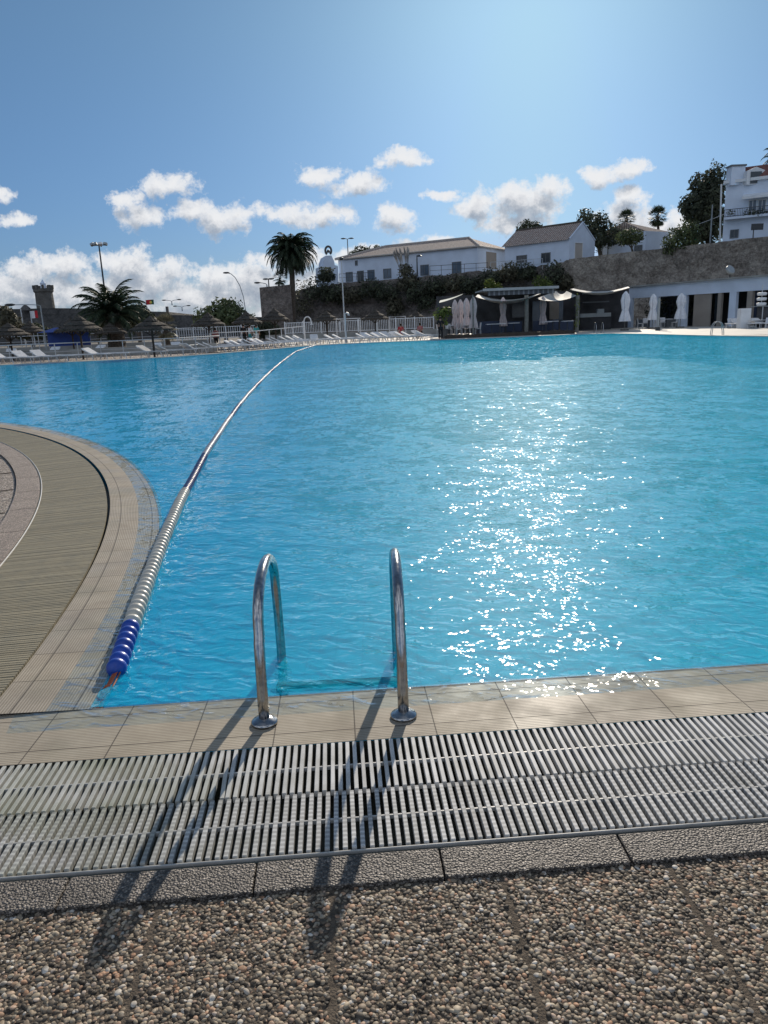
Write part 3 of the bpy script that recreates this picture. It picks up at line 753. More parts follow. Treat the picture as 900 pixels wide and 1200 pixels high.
# ------------------------------------------------------------------ lane rope
CP = [gnd(*p) for p in [(136, 790), (142, 775), (160, 720), (178, 668), (195, 622), (215, 583), (235, 540), (270, 480), (310, 436), (340, 417)]]+[Vector((-4.75, 46, 0)), Vector((-4.55, 57.2, 0))]
def catmull(P, n=60):
    out = []
    for i in range(len(P)-1):
        p0, p1, p2, p3 = P[max(i-1, 0)], P[i], P[i+1], P[min(i+2, len(P)-1)]
        for k in range(n):
            t = k/n; out.append(.5*((2*p1)+(-p0+p2)*t+(2*p0-5*p1+4*p2-p3)*t*t+(-p0+3*p1-3*p2+p3)*t**3))
    out.append(P[-1]); return out
# light smoothing keeps the curve from wiggling
for _ in range(2): CP = [CP[0]]+[(CP[i-1]+CP[i]*2+CP[i+1])/4 if i < 9 else CP[i] for i in range(1, len(CP)-1)]+[CP[-1]]
curve = catmull(CP)
dist = [0]
for a, b_ in zip(curve, curve[1:]): dist.append(dist[-1]+(b_-a).length)
import bisect
def on_curve(d):
    i = min(max(bisect.bisect(dist, d)-1, 0), len(curve)-2); f = (d-dist[i])/max(dist[i+1]-dist[i], 1e-6)
    return curve[i].lerp(curve[i+1], f), (curve[i+1]-curve[i]).normalized()
rope = empty('lane_rope', on_curve(0)[0], 'long floating lane rope of blue and white discs curving across the pool', 'lane rope')
def float_mat(name, a):
    m, nt, N, L, P = new_mat(name); p = pos_n(N)
    c = mix_col(N, L, ramp_n(N, L, noise_n(N, L, p, 12, 5), [(.4, (0,)*3), (.7, (.6,)*3)]), a, tuple(x*.55 for x in a))
    L.new(c, P.inputs['Base Color']); P.inputs['Roughness'].default_value = .38; return m
M['float_blue'] = float_mat('float_blue', (.015, .075, .42)); M['float_white'] = float_mat('float_white', (.56, .54, .47)); M['float_grey'] = float_mat('float_grey', (.40, .42, .46))
PIT = .078
def fprof():
    return [(.015, -.039), (.024, -.034), (.044, -.024), (.054, -.010), (.056, .002), (.053, .012), (.040, .023), (.022, .032), (.015, .038)]
base_f = {}
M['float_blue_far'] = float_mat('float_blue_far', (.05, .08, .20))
for cn in ('float_blue', 'float_white', 'float_grey', 'float_blue_far'):
    mb = MB().lathe((0, 0, 0), fprof(), 20); o = mb.build('float', cn, None, smooth=True); base_f[cn] = o.data; bpy.data.objects.remove(o)
tot = dist[-1]; k = 0; d = .03; ro = rope.location
rest = {'float_blue': MB(), 'float_white': MB(), 'float_grey': MB()}
while d < tot-.3:
    if d < .56: cn = 'float_blue'
    elif d < 3.9: cn = 'float_white'
    else: cn = 'float_blue' if ((d-3.9) % 6.2) < 2.0 else 'float_grey'
    p, t = on_curve(d); bob = .004*math.sin(d*2.3)+random.uniform(-.003, .003)
    if k < 100:
        o = bpy.data.objects.new('float', base_f['float_blue_far' if cn == 'float_blue' and d > 3 else cn]); COL.objects.link(o); o.parent = rope
        o.location = p-ro+Vector((0, 0, .016+bob)); q = t.to_track_quat('Z', 'Y'); o.rotation_euler = (q @ __import__('mathutils').Euler((random.uniform(-.09, .09), random.uniform(-.09, .09), 0)).to_quaternion()).to_euler()
        o.scale = (.84, .84, 1) if d < 3.9 else (.72, .72, 1)
    else:
        q = t.to_track_quat('Z', 'Y').to_matrix(); mb = rest[cn]; b0 = len(mb.v); nn = 8
        prof = [(.014, -.044), (.039, -.024), (.039, .02), (.014, .04)]
        for (r_, z) in prof:
            for a in range(nn):
                an = a*2*math.pi/nn; mb.v.append(tuple(q @ Vector((r_*math.cos(an), r_*math.sin(an), z))+p-ro+Vector((0, 0, .014+bob))))
        for i in range(3):
            for a in range(nn): mb.f.append((b0+i*nn+a, b0+i*nn+(a+1) % nn, b0+(i+1)*nn+(a+1) % nn, b0+(i+1)*nn+a))
    k += 1; d += PIT
for cn, mb in rest.items():
    if mb.v: tag(mb.build('float_string', 'float_blue_far' if cn == 'float_blue' else cn, rope, smooth=True), kind='stuff')
MB().tube([p-ro+Vector((0, 0, .012)) for p in curve[::6]], .006, 6).build('cable', 'dark_metal', rope)
strap = [Vector((0, 0, .012)), Vector((.0, -.1, -.004)), Vector((-.012, -.2, -.03)), Vector((.0, -.3, -.05)), Vector((-.01, -.40, -.08))]
sb = MB()
for i in range(4):
    a, b_ = strap[i], strap[i+1]; wv_ = Vector((.013, .003, .004*(-1)**i)); bb = len(sb.v)
    sb.v += [tuple(a-wv_), tuple(a+wv_), tuple(b_+wv_), tuple(b_-wv_)]; sb.f.append((bb, bb+1, bb+2, bb+3))
sb.tube([s+Vector((.02, 0, -.004)) for s in strap], .004, 5)
sb.build('end_strap', 'orange', rope)
# ------------------------------------------------------------------ vegetation
def leaf_cloud(mb, lobes, n, size, seed=0, shell=.55):
    rd = random.Random(seed)
    vol = [l[3]*l[4]*l[5] for l in lobes]; tot_ = sum(vol)
    for l, v in zip(lobes, vol):
        for _ in range(int(n*v/tot_)):
            while True:
                p = Vector((rd.uniform(-1, 1), rd.uniform(-1, 1), rd.uniform(-1, 1)))
                if .001 < p.length < 1 and p.length > shell*rd.random(): break
            p *= 1+.22*mnoise.noise(Vector((l[0], l[1], l[2]))+p*2.2)*2
            c = Vector((l[0]+p.x*l[3], l[1]+p.y*l[4], l[2]+p.z*l[5]))
            nrm = (p.normalized()+Vector((rd.uniform(-1, 1), rd.uniform(-1, 1), rd.uniform(-.6, 1)))*.9).normalized()
            a = nrm.orthogonal().normalized(); a = (Matrix.Rotation(rd.uniform(0, 6.28), 3, nrm) @ a); b_ = nrm.cross(a)
            s = size*rd.uniform(.5, 1.35); bb = len(mb.v)
            mb.v += [tuple(c-a*s), tuple(c+b_*s*.5), tuple(c+a*s*rd.uniform(.8, 1.3)), tuple(c-b_*s*.45)]
            mb.f.append((bb, bb+1, bb+2, bb+3))
def tree(name, base, lobes, trunk_r, mat, label, cat, n=1500, size=.3, limbs=True, group=None, seed=0, trunk=True, fork=.35):
    base = Vector(base); root = empty(name, base, label, cat, group)
    mb = MB(); lb = [(l[0]-base.x, l[1]-base.y, l[2]-base.z, l[3], l[4], l[5]) for l in lobes]
    leaf_cloud(mb, lb, n, size, seed); mb.build('crown' if trunk_r > .12 else 'foliage', mat, root)
    if trunk:
        t = MB(); cz = sum(l[2] for l in lb)/len(lb)
        cx_ = sum(l[0] for l in lb)/len(lb); cy_ = sum(l[1] for l in lb)/len(lb); top = Vector((cx_, cy_, cz))
        f0 = top*fork
        t.tube([(0, 0, -.1), tuple(f0*.5+Vector((trunk_r*.3, 0, 0))), tuple(f0), tuple(top*.85)], [trunk_r*1.3, trunk_r, trunk_r*.85, trunk_r*.3], 8)
        for l in lb: 
            q = Vector(l[:3]); t.tube([tuple(f0), tuple((f0+q)/2+Vector((0, 0, l[5]*.15))), tuple(q)], [trunk_r*.55, trunk_r*.35, trunk_r*.12], 6)
        t.build('trunk' if trunk_r > .12 else 'stem', 'trunk', root)
    return root
def lobe(px, py, Y, rx, ry, dy=None):
    c = at(px, py, Y); k = Y/F*1.02
    return (c.x, c.y, c.z, rx*k, (dy if dy else (rx+ry)/2*k), ry*k)
def feather_palm(name, base, top, crown_r, trunk_r, label, nf=70, seed=1, droop=1.0, group=None, flat=False):
    rd = random.Random(seed); base = Vector(base); top = Vector(top)-base
    root = empty(name, base, label, 'palm tree', group)
    mb = MB()
    for i in range(nf):
        az = i*2.39996+rd.uniform(-.2, .2); u = i/nf
        el = R(82)-u*R(118 if not flat else 95)+rd.uniform(-.1, .1)
        Ln = crown_r*(1.0 if u < .75 else .85)*rd.uniform(.9, 1.12)
        p = top+Vector((0, 0, .05-.4*u*trunk_r)); e = el; pts = []; seg = 9
        for k in range(seg+1):
            pts.append(p.copy()); p = p+Vector((math.cos(az)*math.cos(e), math.sin(az)*math.cos(e), math.sin(e)))*(Ln/seg)
            e -= (.10+.035*k)*droop*(1.0 if e > -1.2 else .1)
        side = Vector((-math.sin(az), math.cos(az), 0))
        mb.tube(pts, [.035*crown_r/3]*seg+[.008], 4)
        nl = 26
        for k in range(2, nl):
            f = k/nl; idx = f*seg; a = int(idx); q = pts[min(a, seg-1)].lerp(pts[min(a+1, seg)], idx-a)
            t = (pts[min(a+1, seg)]-pts[min(a, seg-1)]).normalized(); ll = crown_r*.20*math.sin(math.pi*min(1, .18+f*.86))**.6*rd.uniform(.85, 1.1)+.05
            for sgn in (-1, 1):
                dv = (t*.55+side*sgn*.75+Vector((0, 0, -.38-.1*rd.random()))).normalized()*ll
                wv_ = t*.03*crown_r/3*2.0; bb = len(mb.v)
                mb.v += [tuple(q-wv_), tuple(q+wv_), tuple(q+dv)]; mb.f.append((bb, bb+1, bb+2))
    mb.build('crown', 'palm_leaf', root)
    t = MB(); rs = []; pp = []
    nseg = 16
    for k in range(nseg+1):
        f = k/nseg; pp.append(tuple(top*f+Vector((.05*math.sin(f*3), 0, 0)))); rs.append(trunk_r*(1.15-.3*f+(.35 if f > .9 else 0))*(1+.07*(k % 2)))
    t.tube(pp, rs, 12); t.build('trunk', 'trunk', root)
    return root
def fan_palm(name, base, top, cr_, trunk_r, label, seed=1, nf=34, mat='palm_leaf', group=None):
    rd = random.Random(seed); base = Vector(base); top = Vector(top)-base
    root = empty(name, base, label, 'palm tree', group); mb = MB()
    for i in range(nf):
        az = i*2.39996; u = i/nf; el = R(80)-u*R(150)+rd.uniform(-.15, .15)
        dv = Vector((math.cos(az)*math.cos(el), math.sin(az)*math.cos(el), math.sin(el)))
        c = top+dv*cr_*.5; mb.tube([tuple(top), tuple(c)], cr_*.014, 3)
        side = dv.cross(Vector((0, 0, 1))).normalized() if abs(dv.z) < .98 else Vector((1, 0, 0)); up = side.cross(dv)
        for j in range(11):
            a = (j-5)/5*1.25; q = (dv*math.cos(a)+side*math.sin(a)-up*.12*abs(a)-Vector((0, 0, .15))).normalized(); w_ = side*math.cos(a)-dv*math.sin(a)
            m_ = c+q*cr_*.3; bb = len(mb.v)
            mb.v += [tuple(c), tuple(m_+w_*cr_*.032), tuple(c+q*cr_*.52*rd.uniform(.8, 1.1)), tuple(m_-w_*cr_*.032)]; mb.f.append((bb, bb+1, bb+2, bb+3))
    mb.build('crown', mat, root)
    MB().tube([(0, 0, 0), tuple(top*.5), tuple(top*.9), tuple(top)], [trunk_r*1.2, trunk_r, trunk_r, trunk_r*1.6], 8).build('trunk', 'trunk', root)
    return root
# ------------------------------------------------------------------ cliff / retaining walls, upper terrace
def rough_wall(name, pts, mat, label, cat, bottom=-.1, amp=.5, seed=0, res=.7, thick=3.0):
    mb = MB(); cols = []
    P = [Vector(p) for p in pts]  # x,y,ztop
    for a, b_ in zip(P, P[1:]):
        n = max(1, int((b_-a).xy.length/res))
        for k in range(n): cols.append(a.lerp(b_, k/n))
    cols.append(P[-1]); rows = 14
    for i, c in enumerate(cols):
        t = (cols[min(i+1, len(cols)-1)]-cols[max(i-1, 0)]).xy.normalized(); nn = Vector((t.y, -t.x, 0))
        if nn.y > 0: nn = -nn
        for j in range(rows+1):
            f = j/rows; z = bottom+(c.z-bottom)*f
            q = Vector((c.x*.35+seed, c.y*.35, z*.6)); d = amp*(mnoise.noise(q)+.5*mnoise.noise(q*2.7)+.3*mnoise.noise(q*6))*(1 if 0 < j < rows else .4)
            mb.v.append(tuple(Vector((c.x, c.y, z+(.25*amp*mnoise.noise(q*3) if j == rows else 0)))+nn*(d-(f-.5)*1.2)))
        mb.v.append(tuple(Vector((c.x, c.y, c.z-.15))-nn*thick))
    R_ = rows+2
    for i in range(len(cols)-1):
        for j in range(rows+1): mb.f.append((i*R_+j, (i+1)*R_+j, (i+1)*R_+j+1, i*R_+j+1))
    return tag(mb.build(name, mat), label, cat)
def T3(px, Y, z): p = at(px, 370, Y); return (p.x, Y, z)
cw = [T3(960, 77, 8.6), T3(900, 80.5, 8.5), T3(845, 84.5, 8.5), T3(790, 88.5, 8.4), T3(740, 93, 8.45), T3(690, 97, 8.35), T3(648, 100.5, 8.2)]
rough_wall('stone_retaining_wall', cw, 'masonry', 'tall weathered stone retaining wall behind the restaurant', 'stone wall', amp=.35, seed=3)
cs = [T3(650, 100.5, 7.9), T3(600, 104, 7.6), T3(560, 105.5, 7.6), T3(500, 108, 7.4), T3(450, 111, 7.3), T3(400, 114, 7.2), T3(370, 116, 7.0), T3(338, 118, 6.4)]
rough_wall('rocky_scarp', cs, 'scarp', 'dark rocky scarp below the long white house', 'rock wall', amp=.8, seed=11)
ut = MB(); up_pts = [(p[0], p[1]+1.5, p[2]-.25) for p in cw+cs]
back = [(p[0]*2.2, p[1]+150, 9.5) for p in cw+cs]
for a in up_pts: ut.v.append(a)
for a in back: ut.v.append(a)
nn_ = len(up_pts)
for i in range(nn_-1): ut.f.append((i, i+1, nn_+i+1, nn_+i))
struct(ut.build('upper_terrace', 'stone_grey'), 'raised ground on top of the scarp', 'terrain')
# stone bastion left of the scarp
bs = MB()
p0 = at(304, 337, 90); p1 = at(341, 339, 88)
bs.v += [(p0.x, 90, -.1), (p1.x, 88, -.1), (p1.x-2.2, 104, -.1), (p0.x, 106, -.1), (p0.x, 90, p0.z), (p1.x, 88, p0.z+.1), (p1.x-2.2, 104, p0.z+.1), (p0.x, 106, p0.z)]
for f in ((0, 1, 5, 4), (1, 2, 6, 5), (2, 3, 7, 6), (3, 0, 4, 7), (4, 5, 6, 7)): bs.f.append(f)
tag(bs.build('stone_bastion', 'scarp'), 'plain grey stone bastion block beside the tall palm', 'stone building')

# ------------------------------------------------------------------ buildings on walls
def wallpanel(root_loc, P, Q, s0, s1, z0, z1, off, thick=.05):
    """box on wall P-Q between distances s0..s1 and heights z0..z1, off = how far proud towards the pool"""
    P = Vector((P[0], P[1], 0)); Q = Vector((Q[0], Q[1], 0)); d = (Q-P).normalized(); nn = Vector((d.y, -d.x, 0))
    if nn.y > 0 and abs(nn.y) > .05: nn = -nn
    c = P+d*(s0+s1)/2+nn*(off-thick/2)+Vector((0, 0, (z0+z1)/2))-Vector(root_loc)
    return MB().box(c, (s1-s0, thick, z1-z0), math.atan2(d.y, d.x))
def add_window(root, P, Q, rect, mat='blue_glass', frame='frame_wood', name='window', arch=False, muntin=True):
    x0, x1, y0, y1 = rect
    s0, za = wall_hit(x0, (y0+y1)/2, P, Q); s1, zb = wall_hit(x1, (y0+y1)/2, P, Q)
    xm = (x0+x1)/2; z1 = wall_hit(xm, y0, P, Q)[1]; z0 = wall_hit(xm, y1, P, Q)[1]
    rl = root.location
    o = wallpanel(rl, P, Q, s0, s1, z0, z1, .02, .03).build(name, mat, root)
    f = MB(); w_ = .09
    for (a, b_, c, d) in ((s0-w_, s0, z0-w_, z1+w_), (s1, s1+w_, z0-w_, z1+w_), (s0, s1, z1, z1+w_), (s0, s1, z0-w_, z0)):
        m_ = wallpanel(rl, P, Q, a, b_, c, d, .07, .08); b0 = len(f.v); f.v += m_.v; f.f += [tuple(i+b0 for i in q) for q in m_.f]
    if muntin:
        sm = (s0+s1)/2; m_ = wallpanel(rl, P, Q, sm-.03, sm+.03, z0, z1, .05, .03); b0 = len(f.v); f.v += m_.v; f.f += [tuple(i+b0 for i in q) for q in m_.f]
    f.build('frame', frame, o)
    return o
def roof_poly(mb, uv, pts):
    """one roof slope with uv in metres (u along eave, v up the slope)"""
    P = [Vector(p) for p in pts]; e = (P[1]-P[0]).normalized(); n = (P[1]-P[0]).cross(P[2]-P[0]).normalized(); v = n.cross(e)
    mb.poly(P); uv += [((p-P[0]).dot(e), (p-P[0]).dot(v)) for p in P]
def prism_house(root, corners, z0, z1, mat='white_wall'):
    mb = MB(); rl = root.location; n = len(corners)
    for z in (z0, z1):
        for c in corners: mb.v.append((c[0]-rl.x, c[1]-rl.y, z-rl.z))
    for i in range(n): mb.f.append((i, (i+1) % n, n+(i+1) % n, n+i))
    mb.f.append(tuple(range(n, 2*n)))
    return mb.build('wall', mat, root)
def V2(px, Y): p = at(px, 340, Y); return Vector((p.x, p.y))
# long white house -----------------------------------------------------------
Lc = V2(398, 120); Cc = V2(560, 107.5); fd = (Cc-Lc).normalized(); pd_ = Vector((-fd.y, fd.x))
if pd_.y < 0: pd_ = -pd_
dep = 11.5; Rc = Cc+pd_*dep; Bc = Lc+pd_*dep; zb, ze, zr = 7.0, 11.0, 12.75
h1 = empty('long_white_house', (Lc.x, Lc.y, zb), 'long white single storey house with hipped clay tile roof on the scarp', 'house')
prism_house(h1, [Lc, Cc, Rc, Bc], zb, ze)
mb = MB(); uv = []; ov = .35
def E(p, o1, o2, z): q = p+fd*o1+pd_*o2; return (q.x-h1.location.x, q.y-h1.location.y, z-zb)
r1 = E(Lc+pd_*dep/2, 5.0, 0, zr); r2 = E(Cc+pd_*dep/2, -4.0, 0, zr)
e1, e2, e3, e4 = E(Lc, -ov, -ov, ze-.02), E(Cc, ov, -ov, ze-.02), E(Rc, ov, ov, ze-.02), E(Bc, -ov, ov, ze-.02)
roof_poly(mb, uv, [e1, e2, r2, r1]); roof_poly(mb, uv, [e2, e3, r2]); roof_poly(mb, uv, [e3, e4, r1, r2]); roof_poly(mb, uv, [e4, e1, r1])
rf = mb.build('roof', 'roof', h1, uvs=uv)
ev = MB()
for a, b_ in ((e1, e2), (e2, e3)):
    ev.tube([Vector(a)+Vector((0, 0, -.06)), Vector(b_)+Vector((0, 0, -.06))], .11, 6)
for a, b_ in ((r1, r2), (e2, r2), (e1, r1)): ev.tube([Vector(a)+Vector((0, 0, .05)), Vector(b_)+Vector((0, 0, .05))], .13, 6)
ev.build('ridge_cap', 'door_beige', rf)
for rc in ((406, 413, 319.5, 329.5), (431.5, 438.5, 317, 327.5), (450, 458, 315.5, 325.5), (493.5, 502, 311, 322), (530.5, 540, 307.5, 320)): add_window(h1, Lc, Cc, rc)
add_window(h1, Lc, Cc, (419.5, 426, 318, 333), 'dark_glass', name='door')
add_window(h1, Lc, Cc, (416.8, 418.6, 306, 310.5), 'dark_glass', name='wall_lamp', muntin=False)
ad = wall_hit(568, 305, Cc, Rc); ae = wall_hit(583, 305, Cc, Rc)
s0_, s1_ = min(ad[0], ae[0]), max(ad[0], ae[0])
m_ = wallpanel(h1.location, Cc, Rc, s0_+.5, s1_-.5, 8.2, 10.4, .05, .1); dr = m_.build('arched_doorway', 'beige', h1)
# chapel gable ---------------------------------------------------------------
G0, G1 = V2(377, 119.0), V2(397.5, 119.6); gd = (G1-G0).normalized(); gl_ = (G1-G0).length
ch_ = empty('chapel_gable', (G0.x, G0.y, 7.0), 'small white chapel front with a stepped bell gable left of the long house', 'chapel')
mb = MB(); prof = [(0, 0), (gl_, 0), (gl_, 3.0), (gl_*.82, 3.1), (gl_*.80, 3.7), (gl_*.66, 4.5), (gl_*.34, 4.5), (gl_*.20, 3.7), (gl_*.18, 3.1), (0, 3.0)]
for th in (0, 5.0):
    for (s_, z) in prof: q = gd*s_+Vector((-gd.y, gd.x))*th; mb.v.append((q.x, q.y, z))
k_ = len(prof); mb.f.append(tuple(range(k_))); mb.f.append(tuple(range(2*k_-1, k_-1, -1)))
for i in range(k_): mb.f.append((i, i+k_, (i+1) % k_+k_, (i+1) % k_))
mb.build('wall', 'white_wall', ch_)
bl = MB(); cx_ = gd*gl_*.5
bl.tube([(cx_.x+.45*math.cos(a), cx_.y-.1, 5.2+.6*math.sin(a)) for a in [R(x) for x in range(-60, 241, 20)]], .16, 8)
bl.build('bell_arch', 'stone_dark', ch_)
MB().lathe((cx_.x, cx_.y-.1, 4.9), [(.32, 0), (.28, .1), (.2, .35), (.08, .45)], 12).build('bell', 'dark_metal', ch_)
MB().box((cx_.x, cx_.y-.03, 2.6), (.45, .08, .5)).build('window', 'dark_glass', ch_)
MB().box((cx_.x+.3, cx_.y-.03, 1.4), (1.0, .08, .9)).build('door', 'dark_glass', ch_)
# gabled white house ---------------------------------------------------------
a0, a1 = V2(591.5, 106.5), V2(666, 99.5); a2 = V2(695.5, 103.0)
f2 = (a1-a0).normalized(); g2_ = (a2-a1).normalized(); a3 = a0+(a2-a1)
h2 = empty('gabled_white_house', (a0.x, a0.y, 7.5), 'small white gabled cottage with pale clay tile roof above the stone wall', 'house')
prism_house(h2, [a0, a1, a2, a3], 7.5, 10.75)
zr2 = 12.7; rl = h2.location
def Z(p, z): return (p.x-rl.x, p.y-rl.y, z-rl.z)
ml, mr = (a0+a3)/2, (a1+a2)/2
MB().poly([Z(a1, 10.75), Z(a2, 10.75), Z(mr, zr2)]).build('gable', 'white_wall', h2); MB().poly([Z(a0, 10.75), Z(ml, zr2), Z(a3, 10.75)]).build('gable', 'white_wall', h2)
mb = MB(); uv = []; ov = f2*.15; og = g2_*.35
roof_poly(mb, uv, [Z(a0-ov*2-og, 10.6), Z(a1+ov*0-og, 10.6), Z(mr, zr2+.1), Z(ml-ov*2, zr2+.1)])
roof_poly(mb, uv, [Z(a2+og, 10.6), Z(a3-ov*2+og, 10.6), Z(ml-ov*2, zr2+.1), Z(mr, zr2+.1)])
rf = mb.build('roof', 'roof', h2, uvs=uv)
rc_ = MB().tube([Z(ml-ov*2, zr2+.14), Z(mr, zr2+.14)], .14, 6); rc_.build('ridge_cap', 'trunk', rf)
vg = MB().tube([Z(a1, 10.7), Z(mr, zr2+.08), Z(a2, 10.7)], .12, 6); vg.build('verge', 'white_wall', rf)
add_window(h2, a0, a1, (606, 617, 300, 307), 'dark_glass'); add_window(h2, a0, a1, (635, 644.5, 297, 307), 'dark_glass')
add_window(h2, a1, a2, (673.5, 682, 285, 305), 'door_beige', 'white_paint', 'door', muntin=False)
# house behind trees at right ---------------------------------------------------
b0_, b1_, b2_ = V2(700, 108), V2(754, 104), V2(783, 107)
h3 = empty('low_white_house', (b0_.x, b0_.y, 8.0), 'low white house with shallow dark hipped roof between the trees on the wall', 'house')
b3_ = b0_+(b2_-b1_); prism_house(h3, [b0_, b1_, b2_, b3_], 8.0, 11.7); rl = h3.location
apx = (b0_*.25+b1_*.75+b2_*.1+b3_*.0-b0_*.1); mid = (b1_+b2_)/2*.7+(b0_+b3_)/2*.3
mb = MB(); uv = []
ap = at(731, 260, 106); apz = (ap.x-rl.x, ap.y-rl.y, ap.z-rl.z)
for a, b_ in ((b0_, b1_), (b1_, b2_), (b2_, b3_), (b3_, b0_)): roof_poly(mb, uv, [Z(a, 11.7), Z(b_, 11.7), apz])
mb.build('roof', 'roof', h3, uvs=uv)
add_window(h3, b0_, b1_, (744, 752, 288, 296), 'dark_glass'); add_window(h3, b0_, b1_, (706, 712, 287, 300), 'white_wall', 'frame_wood', 'door', muntin=False)
# big white building -----------------------------------------------------------
w0, w1 = V2(842.5, 86), Vector(V2(930, 82)); wn_ = (w1-w0).normalized(); pw = Vector((-wn_.y, wn_.x))
h4 = empty('white_town_house', (w0.x, w0.y, 8.0), 'tall white building with red mansard roof, dormer and long balcony', 'building'); rl = h4.location
ztop = at(845, 216, 86).z
prism_house(h4, [w0, w1, w1+pw*12, w0+pw*12], 8.0, ztop)
cn = MB().box(Vector(((w0+w1)/2-w0).to_3d())-pw.to_3d()*.15+Vector((0, 0, ztop-8+.15)), ((w1-w0).length+.4, .5, .3), math.atan2(wn_.y, wn_.x)); cn.build('cornice', 'white_paint', h4)
def on_w(px, py, off=0): s_, z = wall_hit(px, py, w0, w1); q = w0+wn_*s_-pw*off; return Vector((q.x-rl.x, q.y-rl.y, z-rl.z)), s_, z
zm = on_w(848, 201)[2]
mm = MB(); uv = []
pA, pB = w0, w1; ins = pw*.9
roof_poly(mm, uv, [Z(pA, ztop+.3), Z(pB, ztop+.3), Z(pB+ins, zm+.3), Z(pA+ins+wn_*.5, zm+.3)])
roof_poly(mm, uv, [Z(pA+pw*12, ztop+.3), Z(pA, ztop+.3), Z(pA+ins+wn_*.5, zm+.3), Z(pA+pw*11, zm+.3)])
roof_poly(mm, uv, [Z(pA+ins+wn_*.5, zm+.3), Z(pB+ins, zm+.3), Z(pB+pw*11, zm+.4), Z(pA+pw*11, zm+.4)])
m, nt_, N_, L_2, P_ = new_mat('red_mansard'); P_.inputs['Roughness'].default_value = .85
L_2.new(ramp_n(N_, L_2, noise_n(N_, L_2, pos_n(N_), 3, 5), [(.3, (.12, .05, .045)), (.7, (.24, .10, .08))]), P_.inputs['Base Color']); M['mansard'] = m
mm.build('mansard_roof', 'mansard', h4, uvs=uv)
c0, s0_, z0_ = on_w(863.5, 205); chm = MB().box((c0.x, c0.y+.3, (on_w(863, 195)[2]+on_w(863, 217)[2])/2-8), (1.45, 1.2, on_w(863, 195)[2]-on_w(863, 217)[2]), 0)
cc = chm.build('chimney', 'white_wall', h4)
MB().box((c0.x, c0.y+.3, on_w(863, 194.5)[2]-8), (1.65, 1.4, .16)).build('chimney_cap', 'frame_wood', cc)
# dormer
dc, ds, dz = on_w(886, 206, .05); dm = MB(); hw = .95; dzb = on_w(886, 216)[2]-8; dzt = on_w(886, 200)[2]-8; dpk = on_w(886, 195.5)[2]-8
for yy in (0, 1.6): dm.v += [(dc.x-hw, dc.y+yy, dzb), (dc.x+hw, dc.y+yy, dzb), (dc.x+hw, dc.y+yy, dzt), (dc.x, dc.y+yy, dpk), (dc.x-hw, dc.y+yy, dzt)]
dm.f.append((0, 1, 2, 3, 4))
for i in range(5): dm.f.append((i, i+5, (i+1) % 5+5, (i+1) % 5))
dd_ = dm.build('dormer', 'white_paint', h4); MB().box((dc.x, dc.y-.03, (dzb+dzt)/2), (1.15, .05, dzt-dzb-.2)).build('window', 'dark_glass', dd_)
for rc in ((878, 886, 235, 247), (889, 897, 234.5, 246.5)): add_window(h4, w0, w1, rc, 'blue_glass', 'white_paint')
for rc in ((856.5, 864.5, 270, 278),): add_window(h4, w0, w1, rc, 'dark_glass')
bp, bs_, bz = on_w(850, 256); bz2 = on_w(850, 247.5)[2]; slen = (w1-w0).length-bs_
bd = wallpanel(rl, w0, w1, bs_, bs_+slen, bz-.22, bz, .95, .95).build('balcony', 'white_wall', h4)
rg = MB()
for i in range(int(slen/.16)):
    m_ = wallpanel(rl, w0, w1, bs_+i*.16, bs_+i*.16+.03, bz, bz2, .93, .03); q0 = len(rg.v); rg.v += m_.v; rg.f += [tuple(i2+q0 for i2 in q) for q in m_.f]
for zz in (bz+.05, bz2): 
    m_ = wallpanel(rl, w0, w1, bs_, bs_+slen, zz, zz+.06, .94, .05); q0 = len(rg.v); rg.v += m_.v; rg.f += [tuple(i2+q0 for i2 in q) for q in m_.f]
rg.build('railing', 'dark_metal', bd)
pl = MB(); rl_ = [(on_w(x, 252, .8)[0].x, on_w(x, 252, .8)[0].y, on_w(x, 250)[2]-8, .55, .25, .35) for x in (858, 877, 882, 887, 892, 897)]
leaf_cloud(pl, rl_, 260, .12, 4); pl.build('balcony_plants', 'leaf_dark', bd)
aw0 = on_w(871, 232, 1.0)[0]; aw1 = on_w(871, 228)[0]; Lw = 7
am = MB(); am.poly([aw1, aw1+Vector((wn_.x, wn_.y, 0))*Lw, aw0+Vector((wn_.x, wn_.y, 0))*Lw, aw0]); am.poly([aw0, aw0+Vector((wn_.x, wn_.y, 0))*Lw, aw0+Vector((wn_.x, wn_.y, 0))*Lw-Vector((0, 0, .25)), aw0-Vector((0, 0, .25))])
am.build('awning', 'white_paint', h4)
MB().tube([on_w(845.5, 216, .1)[0], on_w(843.8, 284, .1)[0]], .09, 6).build('drainpipe', 'white_paint', h4)
# road sign on post in front of it
sp_ = at(882.5, 278, 82); sg = empty('road_sign', (sp_.x, 82, 8.4), 'dark rectangular sign board on a post before the tall white building', 'sign')
zz = at(882, 266, 82).z-8.4
MB().tube([(0, 0, 0), (0, 0, zz)], .06, 6).build('post', 'dark_metal', sg); MB().box((.35, 0, zz), (1.25, .05, .62)).build('board', 'dark_metal', sg)
